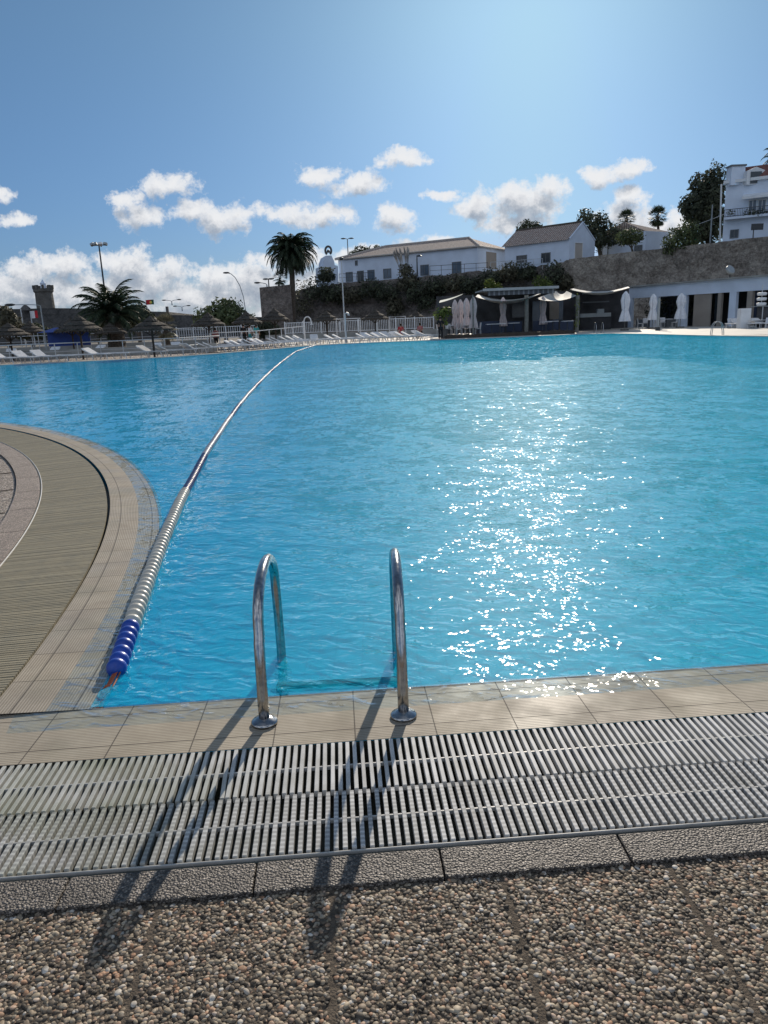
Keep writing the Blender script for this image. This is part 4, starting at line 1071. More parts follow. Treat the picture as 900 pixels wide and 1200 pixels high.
# ------------------------------------------------------------------ trees on the terrace
tree('dense_tree', T3(702, 105, 8.2), [lobe(690, 265, 105, 15, 16), lobe(704, 262, 105, 12, 12), lobe(697, 280, 105, 16, 14), lobe(716, 275, 105, 14, 14), lobe(686, 253, 105, 9, 8)], .3, 'leaf_dark', 'dark bushy tree just right of the gabled cottage', 'tree', 3200, .22, seed=2)
tree('small_tree', T3(738.5, 96, 8.3), [lobe(738, 277, 96, 15, 9), lobe(731, 281, 96, 8, 6), lobe(746, 280, 96, 8, 6)], .14, 'leaf_mid', 'small round green tree before the low white house', 'tree', 1600, .16, seed=3)
tree('conifer_tree', T3(827, 98, 8.2), [lobe(838, 222, 98, 11, 26), lobe(826, 238, 98, 17, 26), lobe(814, 245, 98, 15, 18), lobe(806, 240, 98, 10, 11), lobe(836, 262, 98, 13, 24), lobe(822, 215, 98, 12, 12), lobe(820, 270, 98, 15, 16)], .4, 'leaf_dark', 'tall dark tree left of the tall white building', 'tree', 9000, .24, seed=5)
tree('large_bush', T3(797, 90, 7.9), [lobe(797, 282, 90, 17, 16), lobe(787, 292, 90, 12, 8), lobe(807, 272, 90, 15, 12), lobe(812, 288, 90, 10, 10)], .14, 'leaf_mid', 'large green bush spilling over the stone wall', 'bush', 2600, .18, seed=6)
tree('far_tree', T3(620, 128, 9), [lobe(617, 265, 128, 10, 7), lobe(627, 266, 128, 8, 6), lobe(612, 271, 128, 8, 6)], .2, 'leaf_dark', 'dark tree behind the ridge of the gabled cottage', 'tree', 900, .22, seed=8)
tree('far_tree', T3(428, 136, 9), [lobe(425, 297, 136, 12, 8), lobe(440, 293, 136, 10, 5), lobe(415, 300, 136, 8, 6)], .2, 'leaf_dark', 'dark tree rising behind the left end of the long house roof', 'tree', 900, .25, seed=9)
fan_palm('fan_palm', T3(770.5, 118, 9), at(770.5, 254, 118), 1.75, .2, 'round headed fan palm on the skyline left of the tall dark tree', 3, nf=46)
fan_palm('fan_palm', T3(734, 122, 9), at(734, 257, 122), 1.7, .2, 'fan palm just behind the roof apex of the low white house', 5, nf=46)
feather_palm('tall_palm', T3(343, 95, 1.5), at(341, 296, 95), 3.75, .32, 'tall feather palm with drooping crown beside the stone bastion', 130, 3, droop=1.05)
feather_palm('short_palm', T3(133, 60, .2), at(131, 368, 60), 3.3, .6, 'short stout feather palm on the left beyond the pool', 62, 5, droop=.82, flat=True)
feather_palm('feather_palm', T3(911, 100, 9), at(912, 186, 100), 2.5, .25, 'palm fronds poking in above the right edge of the frame', 24, 7)
fan_palm('small_palm', T3(328, 93, 5.7), at(328, 326, 93), 1.1, .1, 'little palm growing on top of the stone bastion', 7, nf=26)
fan_palm('small_palm', T3(194, 62, .1), at(194, 384, 62), 1.3, .16, 'small dry fan palm beside a straw parasol on the left', 9, nf=26, mat='leaf_dry')
for (px, py, Y, rx, ry, mt, lab) in (
    (262, 368, 82, 34, 17, 'leaf_mid', 'broad round green tree between the fort wall and the bastion'),
    (302, 385, 84, 26, 10, 'leaf_dark', 'dark bush at the foot of the stone bastion'),
    (160, 370, 78, 22, 12, 'leaf_dark', 'dark tree just behind the short palm'),
    (5, 375, 70, 18, 14, 'leaf_dry', 'olive green tree at the left edge before the fort wall'),
    (36, 388, 72, 24, 8, 'leaf_dark', 'low dark hedge bush left of the blue stall'),
    (112, 385, 74, 14, 6, 'leaf_dry', 'low yellowish bush left of the short palm')):
    tree('round_tree' if ry > 11 else 'low_bush', T3(px, Y, 0), [lobe(px, py, Y, rx*.7, ry), lobe(px-rx*.5, py+ry*.3, Y, rx*.55, ry*.75), lobe(px+rx*.5, py+ry*.3, Y, rx*.55, ry*.75), lobe(px+rx*.1, py-ry*.4, Y, rx*.45, ry*.6)], .2 if ry > 11 else .1, mt, lab, 'tree' if ry > 11 else 'bush', 3400, .2, seed=int(px))
# shrubs hanging over the scarp
shr = [(352, 350, 15, 22), (372, 338, 16, 14), (392, 343, 16, 11), (412, 345, 13, 9), (436, 338, 15, 11), (455, 342, 16, 12), (478, 328, 13, 12), (490, 342, 17, 14), (512, 334, 15, 11), (534, 331, 14, 10), (552, 334, 14, 10), (575, 326, 14, 11), (598, 318, 13, 10), (617, 318, 12, 9), (648, 322, 13, 16), (662, 330, 10, 9), (382, 322, 10, 8), (500, 352, 12, 12), (463, 358, 10, 12)]
words = ['directly behind the trunk of the tall palm', 'below the chapel front', 'below the chapel door', 'under the first window of the long house', 'under the middle windows of the long house', 'right of the middle windows of the long house',
         'at the foot of the white plumes', 'right of the white plumes', 'left of the fifth window of the long house', 'under the last window of the long house', 'above the green awning', 'under the arched doorway', 'below the terrace railing', 'left below the cottage windows', 'under the right cottage window', 'where the rough scarp meets the masonry wall', 'beside the left edge of the chapel', 'low on the scarp above the white fence', 'hanging low on the scarp right of the lamp pole']
for i, ((px, py, rx, ry), wd) in enumerate(zip(shr, words)):
    Y = 117-(px-345)*.052-1.2; Y = Y if px < 640 else 99
    c = at(px, py, Y)
    tree('wall_shrub', (c.x, c.y, c.z-ry*Y/F*.8), [lobe(px, py, Y, rx*1.0, ry), lobe(px-rx*.4, py+ry*.4, Y, rx*.6, ry*.7), lobe(px+rx*.45, py+ry*.2, Y, rx*.6, ry*.8)], .08, 'leaf_dark' if i % 3 else 'leaf_dry', 'dark shrub on the scarp '+wd, 'shrub', 900, .2, seed=40+i)
for (px, py, rx, ry, wd) in ((636, 331, 13, 8, 'right'), (577, 333, 9, 6, 'left')):
    c = at(px, py, 92); tree('bright_shrub', (c.x, 92, 4.2), [lobe(px-3, py, 92, rx*.7, ry), lobe(px+6, py+3, 92, rx*.6, ry*.7)], .08, 'leaf_light', 'bright yellow green shrub above the %s end of the pavilion roof' % wd, 'shrub', 700, .13, seed=int(px))
pg = empty('pampas_grass', T3(477, 110, 7.4), 'pale plumes of pampas grass before the long white house', 'grass clump'); mb = MB()
for i in range(16):
    x = random.uniform(-1.1, .9); b_ = Vector((x*.4, random.uniform(-.3, .3), 0)); zt = 3.2+random.uniform(-.5, .4); tp = Vector((x*1.2-.3, b_.y, zt))
    mb.tube([b_, b_.lerp(tp, .6), tp, tp+Vector((-.12, 0, .55))], [.02, .02, .13, .03], 5)
mb.build('plumes', 'plume', pg)
mb = MB(); leaf_cloud(mb, [(0, 0, 1.0, 1.0, .5, .9)], 350, .22, 3); mb.build('leaves', 'leaf_dry', pg)
# terrace railing before the cottage
def pipe_rail(name, pts, h, label, cat, n=8, mat='pipe', mid=(.5,), r=.03, group=None):
    root = empty(name, pts[0], label, cat, group); o = Vector(pts[0])
    P = [Vector(p)-o for p in pts]; mb = MB(); mb.tube([p+Vector((0, 0, h)) for p in P], r, 6)
    for m_ in mid: mb.tube([p+Vector((0, 0, h*m_)) for p in P], r*.75, 5)
    mb.build('rail', mat, root)
    tot_ = sum((b_-a).length for a, b_ in zip(P, P[1:])); cnt = max(2, n)
    for i in range(cnt):
        d_ = tot_*i/(cnt-1); 
        for a, b_ in zip(P, P[1:]):
            l_ = (b_-a).length
            if d_ <= l_+1e-4: q = a.lerp(b_, min(1, d_/l_)); break
            d_ -= l_
        MB().tube([q, q+Vector((0, 0, h))], r, 6).build('post', mat, root)
    return root
pipe_rail('terrace_railing', [T3(575, 104.5, 7.3), T3(635, 101.5, 7.3)], 1.3, 'pale railing on the terrace before the gabled cottage', 'railing', 7)
pipe_rail('terrace_railing', [T3(505, 107, 7.4), T3(572, 105, 7.4)], 1.2, 'thin dark railing along the terrace before the last window of the long house', 'railing', 6, 'dark_metal')
pipe_rail('terrace_railing', [T3(400, 113, 7.4), T3(440, 112, 7.4)], 1.0, 'thin dark railing under the door of the long house', 'railing', 5, 'dark_metal')
# ------------------------------------------------------------------ fort on the left
fo = empty('fort', T3(100, 150, 0), 'dark stone fort wall with a round crenellated tower on the far left', 'fort')
def fq(px, py, Y): return at(px, py, Y)-fo.location
FY = 150
fw = MB(); prof = [(-60, 362.5), (0, 362.5), (22, 362), (60, 361), (105, 361.5), (150, 363), (178, 365), (198, 365.5), (199, 369), (240, 370), (330, 372)]
for (px, py) in prof:
    a = at(px, py, FY)-fo.location; fw.v += [(a.x, a.y, 0), (a.x, a.y, a.z), (a.x, a.y+20, a.z-.3)]
for i in range(len(prof)-1):
    for k in range(2): fw.f.append((i*3+k, i*3+3+k, i*3+4+k, i*3+k+1))
m = masonry_mat('fort_stone', [(.36, (.07, .07, .07)), (.5, (.13, .125, .12)), (.64, (.20, .19, .18))], .8); M['fort_stone'] = m
fw.build('wall', 'fort_stone', fo)
tb = at(54, 362, 152)-fo.location; tt = at(50, 338.5, 152)-fo.location; rr = 1.62; hh_ = tt.z-tb.z
twr = MB().lathe((tb.x, tb.y, tb.z-1), [(rr*1.05, 0), (rr, 1+hh_*.8), (rr*1.13, 1+hh_*.86), (rr*1.15, 1+hh_)], 20).build('tower', 'stone_grey', fo)
for i in range(9):
    a = i*2*math.pi/9+.2; MB().box((tb.x+rr*1.03*math.cos(a), tb.y+rr*1.03*math.sin(a), tt.z+.3), (.5, .45, .7), a).build('merlon', 'stone_grey', twr)
MB().lathe((tb.x+.1, tb.y, tt.z), [(.55, 0), (.5, .8), (.62, .95), (.3, 1.3), (.1, 1.7)], 12).build('lantern', 'white_wall', twr)
mt = MB(); q = fq(30, 362, 149)
mt.lathe((q.x, q.y, q.z-.3), [(1.0, 0), (.9, .4), (.4, .9), (.05, 1.1)], 10); mt.build('sentry_dome', 'stone_dark', fo)
q = fq(196, 363, 149); MB().box((q.x, q.y, q.z), (.45, .5, 1.2)).build('chimney', 'stone_dark', fo)
# ------------------------------------------------------------------ poles and lamps
def pole(root, top, r=.08, mat='grey_paint', name='pole'): return MB().tube([(0, 0, 0), (0, 0, top*.5), (0, 0, top)], [r*1.3, r, r*.75], 8).build(name, mat, root)
b_ = at(119, 330, 110); zt = at(116, 287.5, 110).z; x_ = at(116, 288, 110).x
fm = empty('floodlight_mast', (x_, 110, 0), 'tall floodlight mast rising behind the short palm', 'floodlight'); pole(fm, zt, .13, 'dark_metal')
for i, (dx, dy) in enumerate(((-.9, 0), (-.35, -.4), (.35, -.4), (.9, 0), (0, .5))):
    MB().box((dx, dy, zt+.15), (.5, .42, .3), 0, R(-25), R(12*(i-2))).build('floodlight', 'grey_paint' if i != 2 else 'white_paint', fm)
MB().tube([(-1, 0, zt), (1, 0, zt)], .06, 6).build('crossbar', 'dark_metal', fm)
def street_lamp(px, py, Y, arm, label, z0=0.0, drop=1.2, mat='grey_paint', double=False):
    p = at(px, py, Y); root = empty('street_lamp', (p.x, Y, z0), label, 'street lamp'); h_ = p.z-z0
    pole(root, h_-drop, .065 if Y < 70 else .09, mat)
    for sg_ in ((1, -1) if double else (1,)):
        a = arm*sg_; pts = [(a*(1-math.cos(t)), 0, h_-drop+drop*math.sin(t)) for t in [R(x) for x in (0, 20, 40, 60, 75, 90)]]
        MB().tube(pts, .03 if Y < 70 else .045, 6).build('arm', mat, root)
        s_ = 1 if a > 0 else -1
        hd = MB().lathe((0, 0, 0), [(.05, 0), (.16, .06), (.2, .2), (.1, .3)], 8).build('lamp_head', 'dark_metal', root)
        hd.location = (a+s_*.1, 0, h_-.1)
        hd.scale = (2.2, 1, .7)
    return root
street_lamp(284, 319, 98, -1.9, 'curved arm street lamp behind the broad green tree', drop=4.5)
street_lamp(312.5, 331, 100, -1.1, 'small street lamp rising behind the stone bastion', 5.0, drop=.3)
street_lamp(201, 351.5, 145, 1.3, 'twin armed street lamp on the fort, left of two', 6, .3, double=True)
street_lamp(213, 358.5, 150, 1.2, 'lower twin armed street lamp on the fort, right of two', 5, .3, double=True)
street_lamp(407, 279.5, 128, .55, 'slim T shaped lamp behind the roof of the long house', 8, .15, 'frame_wood', True)
street_lamp(488.5, 300, 109, .2, 'short dark lamp post before the long house', 7.4, .1, 'dark_metal')
street_lamp(314.5, 327, 104, .25, 'thin T topped lamp beside the small lamp above the bastion', 5, .1, 'dark_metal', True)
street_lamp(47, 356, 62, -2.3, 'leaning pale lamp post with long arm at the left', 0, .15, 'grey_paint')
p = at(24, 361, 75); wp = empty('white_flagpole', (p.x, 75, 0), 'short pale pole before the fort wall at far left', 'pole'); pole(wp, p.z, .07, 'pipe')
p = at(400, 305, 84); sl = empty('slender_mast', (p.x, 84, 0), 'slender pale mast between the white fence and the chapel', 'mast'); pole(sl, p.z, .07, 'pipe')
MB().lathe((0, 0, p.z), [(.09, 0), (.2, .1), (.2, .25), (.06, .32)], 8).build('lamp_head', 'dark_metal', sl)
p = at(835, 240, 93); um = empty('utility_pole', (p.x, 93, 8), 'grey utility pole before the tall dark tree', 'pole'); pole(um, p.z-8, .1, 'grey_paint')
MB().tube([(-3.2, 0, 2.6), (0, 0, 3.6), (2.2, 0, 4.4)], .03, 5).build('cable', 'plastic_white', um)
# flags
def flag(px, py, Y, w_, h_, label, cols, z0):
    p = at(px, py, Y); root = empty('flag', (p.x, Y, z0), label, 'flag'); zt_ = p.z-z0
    pole(root, zt_+h_*.55, .05, 'pipe', 'flagpole')
    x0 = 0
    for (fr_, mt_) in cols:
        mb = MB(); n = 6
        for i in range(n+1):
            x = x0+fr_*w_*i/n
            for z in (-h_/2, h_/2): mb.v.append((x, .12*math.sin(x*3.5), zt_+z+.04*math.sin(x*2)))
        for i in range(n): mb.f.append((i*2, i*2+2, i*2+3, i*2+1))
        mb.build('cloth', mt_, root); x0 += fr_*w_
    return root
f1_ = flag(171, 354.5, 120, 1.25, .72, 'red and green flag with pale emblem flying above the fort wall', ((.6, 'red'), (.4, 'green')), 4)
c = kids(f1_)[0]
MB().lathe((0, 0, 0), [(.19, -.02), (.2, 0), (.19, .02)], 14).build('emblem', 'yellow', f1_)
em = [k_ for k_ in kids(f1_) if k_.name.startswith('emblem')][0]; em.rotation_euler = (R(90), 0, 0); em.location = (.75, -.03, at(171, 354.5, 120).z-4)
flag(36, 369, 66, .55, .6, 'white and red flag drooping at the far left', ((.55, 'white_cloth'), (.45, 'red')), 0)
# blue stall
bp_ = T3(72, 63, 0); stl = empty('blue_stall', bp_, 'small stall under a blue tarpaulin on the left terrace', 'stall')
zt = at(72, 384, 63).z
cv = MB(); wv2 = 1.75
for (x, y, z) in ((-wv2, -1, zt-.35), (wv2, -1, zt-.3), (wv2, 1, zt-.3), (-wv2, 1, zt-.35), (-.7, 0, zt+.02), (.9, 0, zt+.05)): cv.v.append((x, y, z))
cv.f += [(0, 1, 5, 4), (1, 2, 5), (2, 3, 4, 5), (3, 0, 4)]; cv.build('canopy', 'blue_tarp', stl)
MB().box((0, .9, (zt-.35)/2+.3), (wv2*2, .04, zt-.95)).build('back_cloth', 'blue_tarp', stl)
for x in (-wv2, wv2):
    for y in (-.95, .95): MB().tube([(x*.98, y, 0), (x*.98, y, zt-.35)], .03, 6).build('leg', 'pipe', stl)
# ------------------------------------------------------------------ straw parasols
def parasol():
    root = empty('straw_parasol', (0, 0, 0), 'x', 'parasol', 'straw parasols round the far side of the pool')
    MB().tube([(0, 0, 0), (0, 0, 2.3)], .075, 8).build('pole', 'wood', root)
    MB().lathe((0, 0, 0), [(1.42, 1.86), (1.5, 1.98), (1.2, 2.12), (1.02, 2.16), (1.08, 2.24), (.7, 2.42), (.5, 2.48), (.52, 2.54), (.12, 2.82), (.05, 2.9)], 26, .10, 4).build('thatch', 'thatch', root)
    rd = random.Random(3)
    for (r0_, r1_, z_) in ((1.40, 1.60, 1.98), (1.0, 1.18, 2.2)):
        fr_ = MB(); nn2 = 90
        for k in range(nn2):
            a = k*2*math.pi/nn2; q = Vector((math.cos(a), math.sin(a), 0)); dz = rd.uniform(.02, .26) if k % 2 else .02
            fr_.v += [tuple(q*r0_+Vector((0, 0, z_))), tuple(q*(r1_-(0 if k % 2 else .1))+Vector((0, 0, z_-.05-dz)))]
        for k in range(nn2): k2 = (k+1) % nn2; fr_.f.append((k*2, k2*2, k2*2+1, k*2+1))
        fr_.build('fringe', 'thatch', root)
    for i in range(4): a = i*math.pi/2; MB().tube([(0, 0, 1.5), (math.cos(a)*.8, math.sin(a)*.8, 2.0)], .03, 5).build('brace', 'wood', root)
    return root
pr = parasol()
PS = [(9, 378, 50, 1.0, 'half cut by the left edge of the frame'), (91, 368.5, 46.5, 1.0, 'with a second pole beside it, left of the short palm'), (82, 373, 57, .95, 'standing just behind the one left of the short palm'), (34, 376, 66, .9, 'farther back at the far left by the hedge'), (128, 378, 58, .9, 'in front of the trunk of the short palm'), (176, 370, 45.5, 1.0, 'just right of the short palm beside the dry fan palm'),
      (243, 366, 56, .95, 'in front of the broad round tree'), (288, 364.5, 62, .95, 'beside the group of people, right of the broad tree'), (321, 361, 66, 1.0, 'in front of the stone bastion'), (382, 364, 74, 1.0, 'just left of the slender mast before the fence'), (439, 362, 72, 1.0, 'in front of the middle of the white fence'), (487.5, 364, 78, .8, 'at the right end of the white fence')]
for i, (px, py, Y, sc_, lab) in enumerate(PS):
    top = at(px, py, Y); s_ = top.z/2.9
    o = pr if i == 0 else dup(pr, (0, 0, 0))
    o.location = (top.x, Y, 0); o.scale = (sc_*.85, sc_*.85, s_); o.rotation_euler = (0, 0, i*1.3); o['label'] = 'dark straw parasol '+lab
# ------------------------------------------------------------------ sun loungers
def lounger(mat='plastic_white'):
    root = empty('sun_lounger', (0, 0, 0), 'x', 'sun lounger', 'x')
    MB().box((0, -.35, .33), (.62, 1.2, .05)).build('seat', mat, root)
    MB().box((0, .58, .50), (.62, .82, .05), 0, R(28)).build('backrest', mat, root)
    for x in (-.27, .27):
        for y in (-.75, .55): MB().tube([(x, y, .33), (x*1.08, y+(.12 if y > 0 else -.1), 0)], .028, 6).build('leg', mat, root)
    for x in (-.31, .31): MB().tube([(x, -.95, .34), (x, .25, .36), (x, .9, .62)], .02, 5).build('side_rail', mat, root)
    return root
lg = lounger(); first = True
lg_flat = None
def flat_lounger():
    root = empty('sun_lounger', (0, 0, 0), 'x', 'sun lounger', 'x')
    MB().box((0, .03, .33), (.62, 1.95, .05)).build('seat', 'plastic_white', root)
    for x in (-.27, .27):
        for y in (-.75, .75): MB().tube([(x, y, .33), (x*1.08, y*1.08, 0)], .028, 6).build('leg', 'plastic_white', root)
    for x in (-.31, .31): MB().tube([(x, -.97, .35), (x, 1.0, .35)], .02, 5).build('side_rail', 'plastic_white', root)
    return root
def row(pts, count, rz, label, group, jitter=.4, z=0.0):
    global first, lg_flat
    P = [Vector(p) for p in pts]; ls = [(b_-a).length for a, b_ in zip(P, P[1:])]; tot_ = sum(ls)
    for i in range(count):
        d_ = tot_*(i+.5)/count+random.uniform(-.1, .1)
        for a, b_, l_ in zip(P, P[1:], ls):
            if d_ <= l_: q = a.lerp(b_, d_/l_); break
            d_ -= l_
        t = b_-a; ang = math.atan2(t.y, t.x)+rz+random.uniform(-jitter, jitter)
        if first: o = lg; first = False
        elif random.random() < .35:
            if lg_flat is None: lg_flat = flat_lounger(); o = lg_flat
            else: o = dup(lg_flat, (0, 0, 0))
        else: o = dup(lg, (0, 0, 0))
        o.location = (q.x, q.y, z); o.rotation_euler = (0, 0, ang); o['label'] = label; o['group'] = group
row([(-26, 43.9, 0), (-15.8, 45.0, 0), (-12.8, 46.0, 0), (-11.3, 48.6, 0)], 16, R(70), 'white sun lounger in the front row along the left far edge of the pool', 'loungers in the left front row')
row([(-10.9, 49.5, 0), (-7.2, 56.4, 0), (-5.0, 59.7, 0)], 17, R(35), 'white sun lounger in the curving row before the stone bastion', 'loungers in the curving row')
row([(-4.6, 60.5, 0), (4.4, 60.8, 0)], 15, R(60), 'white sun lounger in the row at the water before the white fence', 'loungers before the white fence')
row([(-11.5, 54.5, 0), (-9, 60.0, 0), (-6, 64.5, 0), (4.2, 65.2, 0)], 24, .3, 'white sun lounger in the second row behind the water edge', 'loungers in the second row')
row([(-30, 52, .0), (-13, 53, .0)], 12, 0, 'pale sun lounger on the left terrace behind the low rail', 'loungers on the left terrace', z=.0)
c0 = at(851, 383, 60); c1 = at(905, 383, 55)
row([(c0.x, 60.0, 0), (c1.x, 55.0, 0)], 8, 1.2, 'white sun lounger in the row before the bar at the right', 'loungers before the bar')
# terrace rails / low walls left
for (p0, p1, zz, lab) in (((-34, 50, 0), (-10.8, 52.0, 0), .55, 'low pale terrace wall behind the left front loungers'),):
    a, b_ = Vector(p0), Vector(p1); mb = MB().box((a+b_)/2+Vector((0, 0, zz/2)), ((b_-a).length, .25, zz), math.atan2((b_-a).y, (b_-a).x)); tag(mb.build('terrace_wall', 'concrete'), lab, 'low wall')
pipe_rail('pool_railing', [(-28, 46.8, 0), (-15, 48.0, 0), (-12.8, 50, 0), (-11, 54, 0)], 1.0, 'thin pipe railing behind the left front row of loungers', 'railing', 16)
pipe_rail('pool_railing', [T3(-20, 64, .6), T3(128, 64, .6)], .9, 'upper pipe railing of the left terrace in front of the hedge', 'railing', 12)
pipe_rail('pool_railing', [T3(140, 66, .6), T3(245, 68, .6)], .9, 'upper pipe railing between the short palm and the broad tree', 'railing', 10)
pipe_rail('pool_railing', [T3(244, 55.5, .1), T3(300, 60, .1), T3(355, 66, .3)], 1.1, 'sloping pale handrail before the group of people', 'railing', 8, 'plastic_white', ())
tw = MB(); a, b_ = Vector(T3(-30, 65, 0)), Vector(T3(250, 69, 0)); tw.box((a+b_)/2+Vector((0, 0, .3)), ((b_-a).length, .4, .6), math.atan2((b_-a).y, (b_-a).x))
tag(tw.build('terrace_wall', 'concrete'), 'long low wall carrying the upper railing on the left', 'low wall')
def picket(name, P, Q, z0, h_, label, step=.17, posts=7):
    P, Q = Vector(P), Vector(Q); root = empty(name, (P.x, P.y, z0), label, 'fence'); d = (Q-P); ln = d.length; u = d/ln; ang = math.atan2(u.y, u.x)
    mb = MB()
    for i in range(int(ln/step)): q = u*(i*step); mb.box((q.x, q.y, h_*.5), (.045, .03, h_*.84), ang)
    mb.build('pickets', 'white_paint', root)
    rl2 = MB()
    for z in (h_*.1, h_*.92): rl2.box((u.x*ln/2, u.y*ln/2, z), (ln, .06, .06), ang)
    rl2.build('rail', 'white_paint', root)
    for i in range(posts): q = u*(ln*i/(posts-1)); MB().box((q.x, q.y, h_*.5), (.1, .1, h_*1.04), ang).build('post', 'white_paint', root)
a, b_ = T3(333, 77, 0), T3(508, 75, 0)
picket('white_fence', (a[0], a[1], 0), (b_[0], b_[1], 0), .65, 1.2, 'white picket fence below the scarp', posts=9)
a2_, b2_2 = T3(205, 72, 0), T3(300, 75, 0)
picket('white_fence', (a2_[0], a2_[1], 0), (b2_2[0], b2_2[1], 0), .5, 1.25, 'pale railing fence behind the broad tree parasols', posts=6, step=.22)
fbm = MB(); A3, B3 = Vector((a[0]-2, a[1], .32)), Vector((b_[0]+.5, b_[1], .32)); fbm.box((A3+B3)/2, ((B3-A3).length, .3, .66), math.atan2((B3-A3).y, (B3-A3).x))
tag(fbm.build('fence_base_wall', 'concrete'), 'grey green low wall carrying the white picket fence', 'low wall')
# thin white barrier frames above the fence, showers, posts
for (x0, x1, y0, Y, lab) in ((394, 422, 374, 72, 'left'), (456, 475, 371.5, 73, 'right')):
    a, b_ = at(x0, y0, Y), at(x1, y0, Y); o = empty('goal_frame', (a.x, Y, 0), 'thin white tube frame standing before the fence, the %s one' % lab, 'frame')
    MB().tube([(0, 0, 0), (0, 0, a.z), (b_.x-a.x, 0, a.z), (b_.x-a.x, 0, 0)], .045, 6).build('tube', 'plastic_white', o)
sh = at(404, 368, 60.5); so = empty('pool_shower', (sh.x, 60.5, 0), 'pale shower post at the water before the slender mast', 'shower'); MB().tube([(0, 0, 0), (0, 0, sh.z), (.15, 0, sh.z+.08), (.3, -.05, sh.z)], .07, 8).build('pipe', 'pipe', so); MB().lathe((.3, -.05, sh.z-.12), [(.1, 0), (.05, .1)], 8).build('shower_head', 'pipe', so)
sh = at(356, 372, 66); so = empty('pool_shower', (sh.x, 66, 0), 'curved white shower arm right of the stone bastion', 'shower')
MB().tube([(0, 0, 0), (0, 0, sh.z-.3)]+[(.3-.3*math.cos(t), 0, sh.z-.3+.35*math.sin(t)) for t in [R(x) for x in (20, 50, 80, 110, 150)]]+[(.62, 0, sh.z-.5)], .05, 8).build('pipe', 'plastic_white', so); MB().lathe((.62, 0, sh.z-.62), [(.13, 0), (.06, .12)], 8).build('shower_head', 'plastic_white', so)
pp_ = at(772.5, 349, 60.5); so = empty('grey_post', (pp_.x, 60.5, 0), 'slim grey shower post on the paving before the white pavilion', 'post'); MB().tube([(0, 0, 0), (0, 0, pp_.z)], .1, 8).build('shaft', 'grey_paint', so); MB().box((0, 0, .12), (.28, .28, .3)).build('base', 'dark_metal', so)
# ------------------------------------------------------------------ restaurant
def closed_umbrella(px, py_top, Y, label, mat, base_px=None, h_bottom=.75, wid=.26):
    tp = at(px, py_top, Y); hh2 = tp.z
    root = empty('closed_umbrella', (tp.x, Y, 0), label, 'umbrella', 'closed umbrellas at the restaurant')
    MB().tube([(0, 0, 0), (0, 0, hh2)], .03, 6).build('pole', 'post_grey', root)
    MB().box((0, 0, .05), (.55, .55, .1)).build('base', 'stone_grey', root)
    mb = MB(); n = 16; prof = [(wid*1.15, h_bottom), (wid*1.0, h_bottom+.35), (wid*.62, h_bottom+.9), (wid*.72, h_bottom+1.1), (wid*.95, hh2-.75), (wid*.7, hh2-.3), (.05, hh2-.02)]
    for (r_, z) in prof:
        for k in range(n): a = k*2*math.pi/n; rr_ = r_*(1+.28*(1 if k % 2 else -1)*(1-(z-h_bottom)/(hh2)*.5)); mb.v.append((rr_*math.cos(a), rr_*math.sin(a), z))
    for i in range(len(prof)-1):
        for k in range(n): mb.f.append((i*n+k, i*n+(k+1) % n, (i+1)*n+(k+1) % n, (i+1)*n+k))
    mb.build('folded_canopy', mat, root); MB().tube([(0, 0, h_bottom+.92), (0, 0, h_bottom+1.0)], wid*.72, 10).build('tie', mat, root)
for (px, py, Y, mt, wd, lab) in ((533, 351, 64, 'umbrella_cloth', .25, 'dusty pink closed umbrella, leftmost of the cluster of four'), (539.5, 350.5, 64, 'umbrella_cloth', .25, 'dusty pink closed umbrella, second from left in the cluster'), (546.5, 349, 63, 'umbrella_cloth', .28, 'dusty pink closed umbrella, third in the cluster'), (554.5, 347.5, 62, 'umbrella_cloth', .27, 'dusty pink closed umbrella at the right of the cluster'),
    (589.5, 348, 66, 'umbrella_cloth', .27, 'tall closed umbrella alone under the cream sail'), (636.5, 347, 67, 'umbrella_cloth', .27, 'closed umbrella beside the pale kitchen door'), (733.5, 341, 65, 'umbrella_white', .34, 'white closed umbrella at the corner of the pavilion'), (766, 344, 67, 'umbrella_white', .3, 'white closed umbrella between the first two pavilion openings'), (799, 343, 67, 'umbrella_white', .36, 'white closed umbrella before the third pavilion column')):
    closed_umbrella(px, py, Y, lab, mt, wid=wd)
# dark open pavilion
RY = 76
ra, rb = T3(508, RY, 0), T3(738, RY, 0)
rest_ = empty('restaurant_pavilion', (ra[0], RY, 0), 'dark open restaurant pavilion with corrugated roof edge', 'restaurant'); ox = ra[0]
wl = rb[0]-ra[0]
def rbox(x0, x1, y0, y1, Ya, th, name, mat):
    a, b_ = at(x0, (y0+y1)/2, Ya), at(x1, (y0+y1)/2, Ya); zt_ = at((x0+x1)/2, y0, Ya).z; zb_ = max(0, at((x0+x1)/2, y1, Ya).z)
    return MB().box(((a.x+b_.x)/2-ox, Ya-RY+th/2, (zt_+zb_)/2), (b_.x-a.x, th, zt_-zb_)).build(name, mat, rest_)
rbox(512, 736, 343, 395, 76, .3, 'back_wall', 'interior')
m, nt_, N_, L_2, P_ = new_mat('corrugated'); P_.inputs['Roughness'].default_value = .5
sx_ = N_.new('ShaderNodeSeparateXYZ'); L_2.new(pos_n(N_), sx_.inputs[0]); wv_ = math_n(N_, L_2, 'SINE', math_n(N_, L_2, 'MULTIPLY', sx_.outputs[0], 14.0))
L_2.new(ramp_n(N_, L_2, wv_, [(.2, (.09, .10, .115)), (.8, (.24, .27, .30))]), P_.inputs['Base Color']); M['corrugated'] = m
rbox(566, 655, 336.5, 339.5, 71, .25, 'roof_edge', 'fascia'); rbox(572, 650, 339.8, 345, 71.4, .1, 'corrugated_panel', 'corrugated')
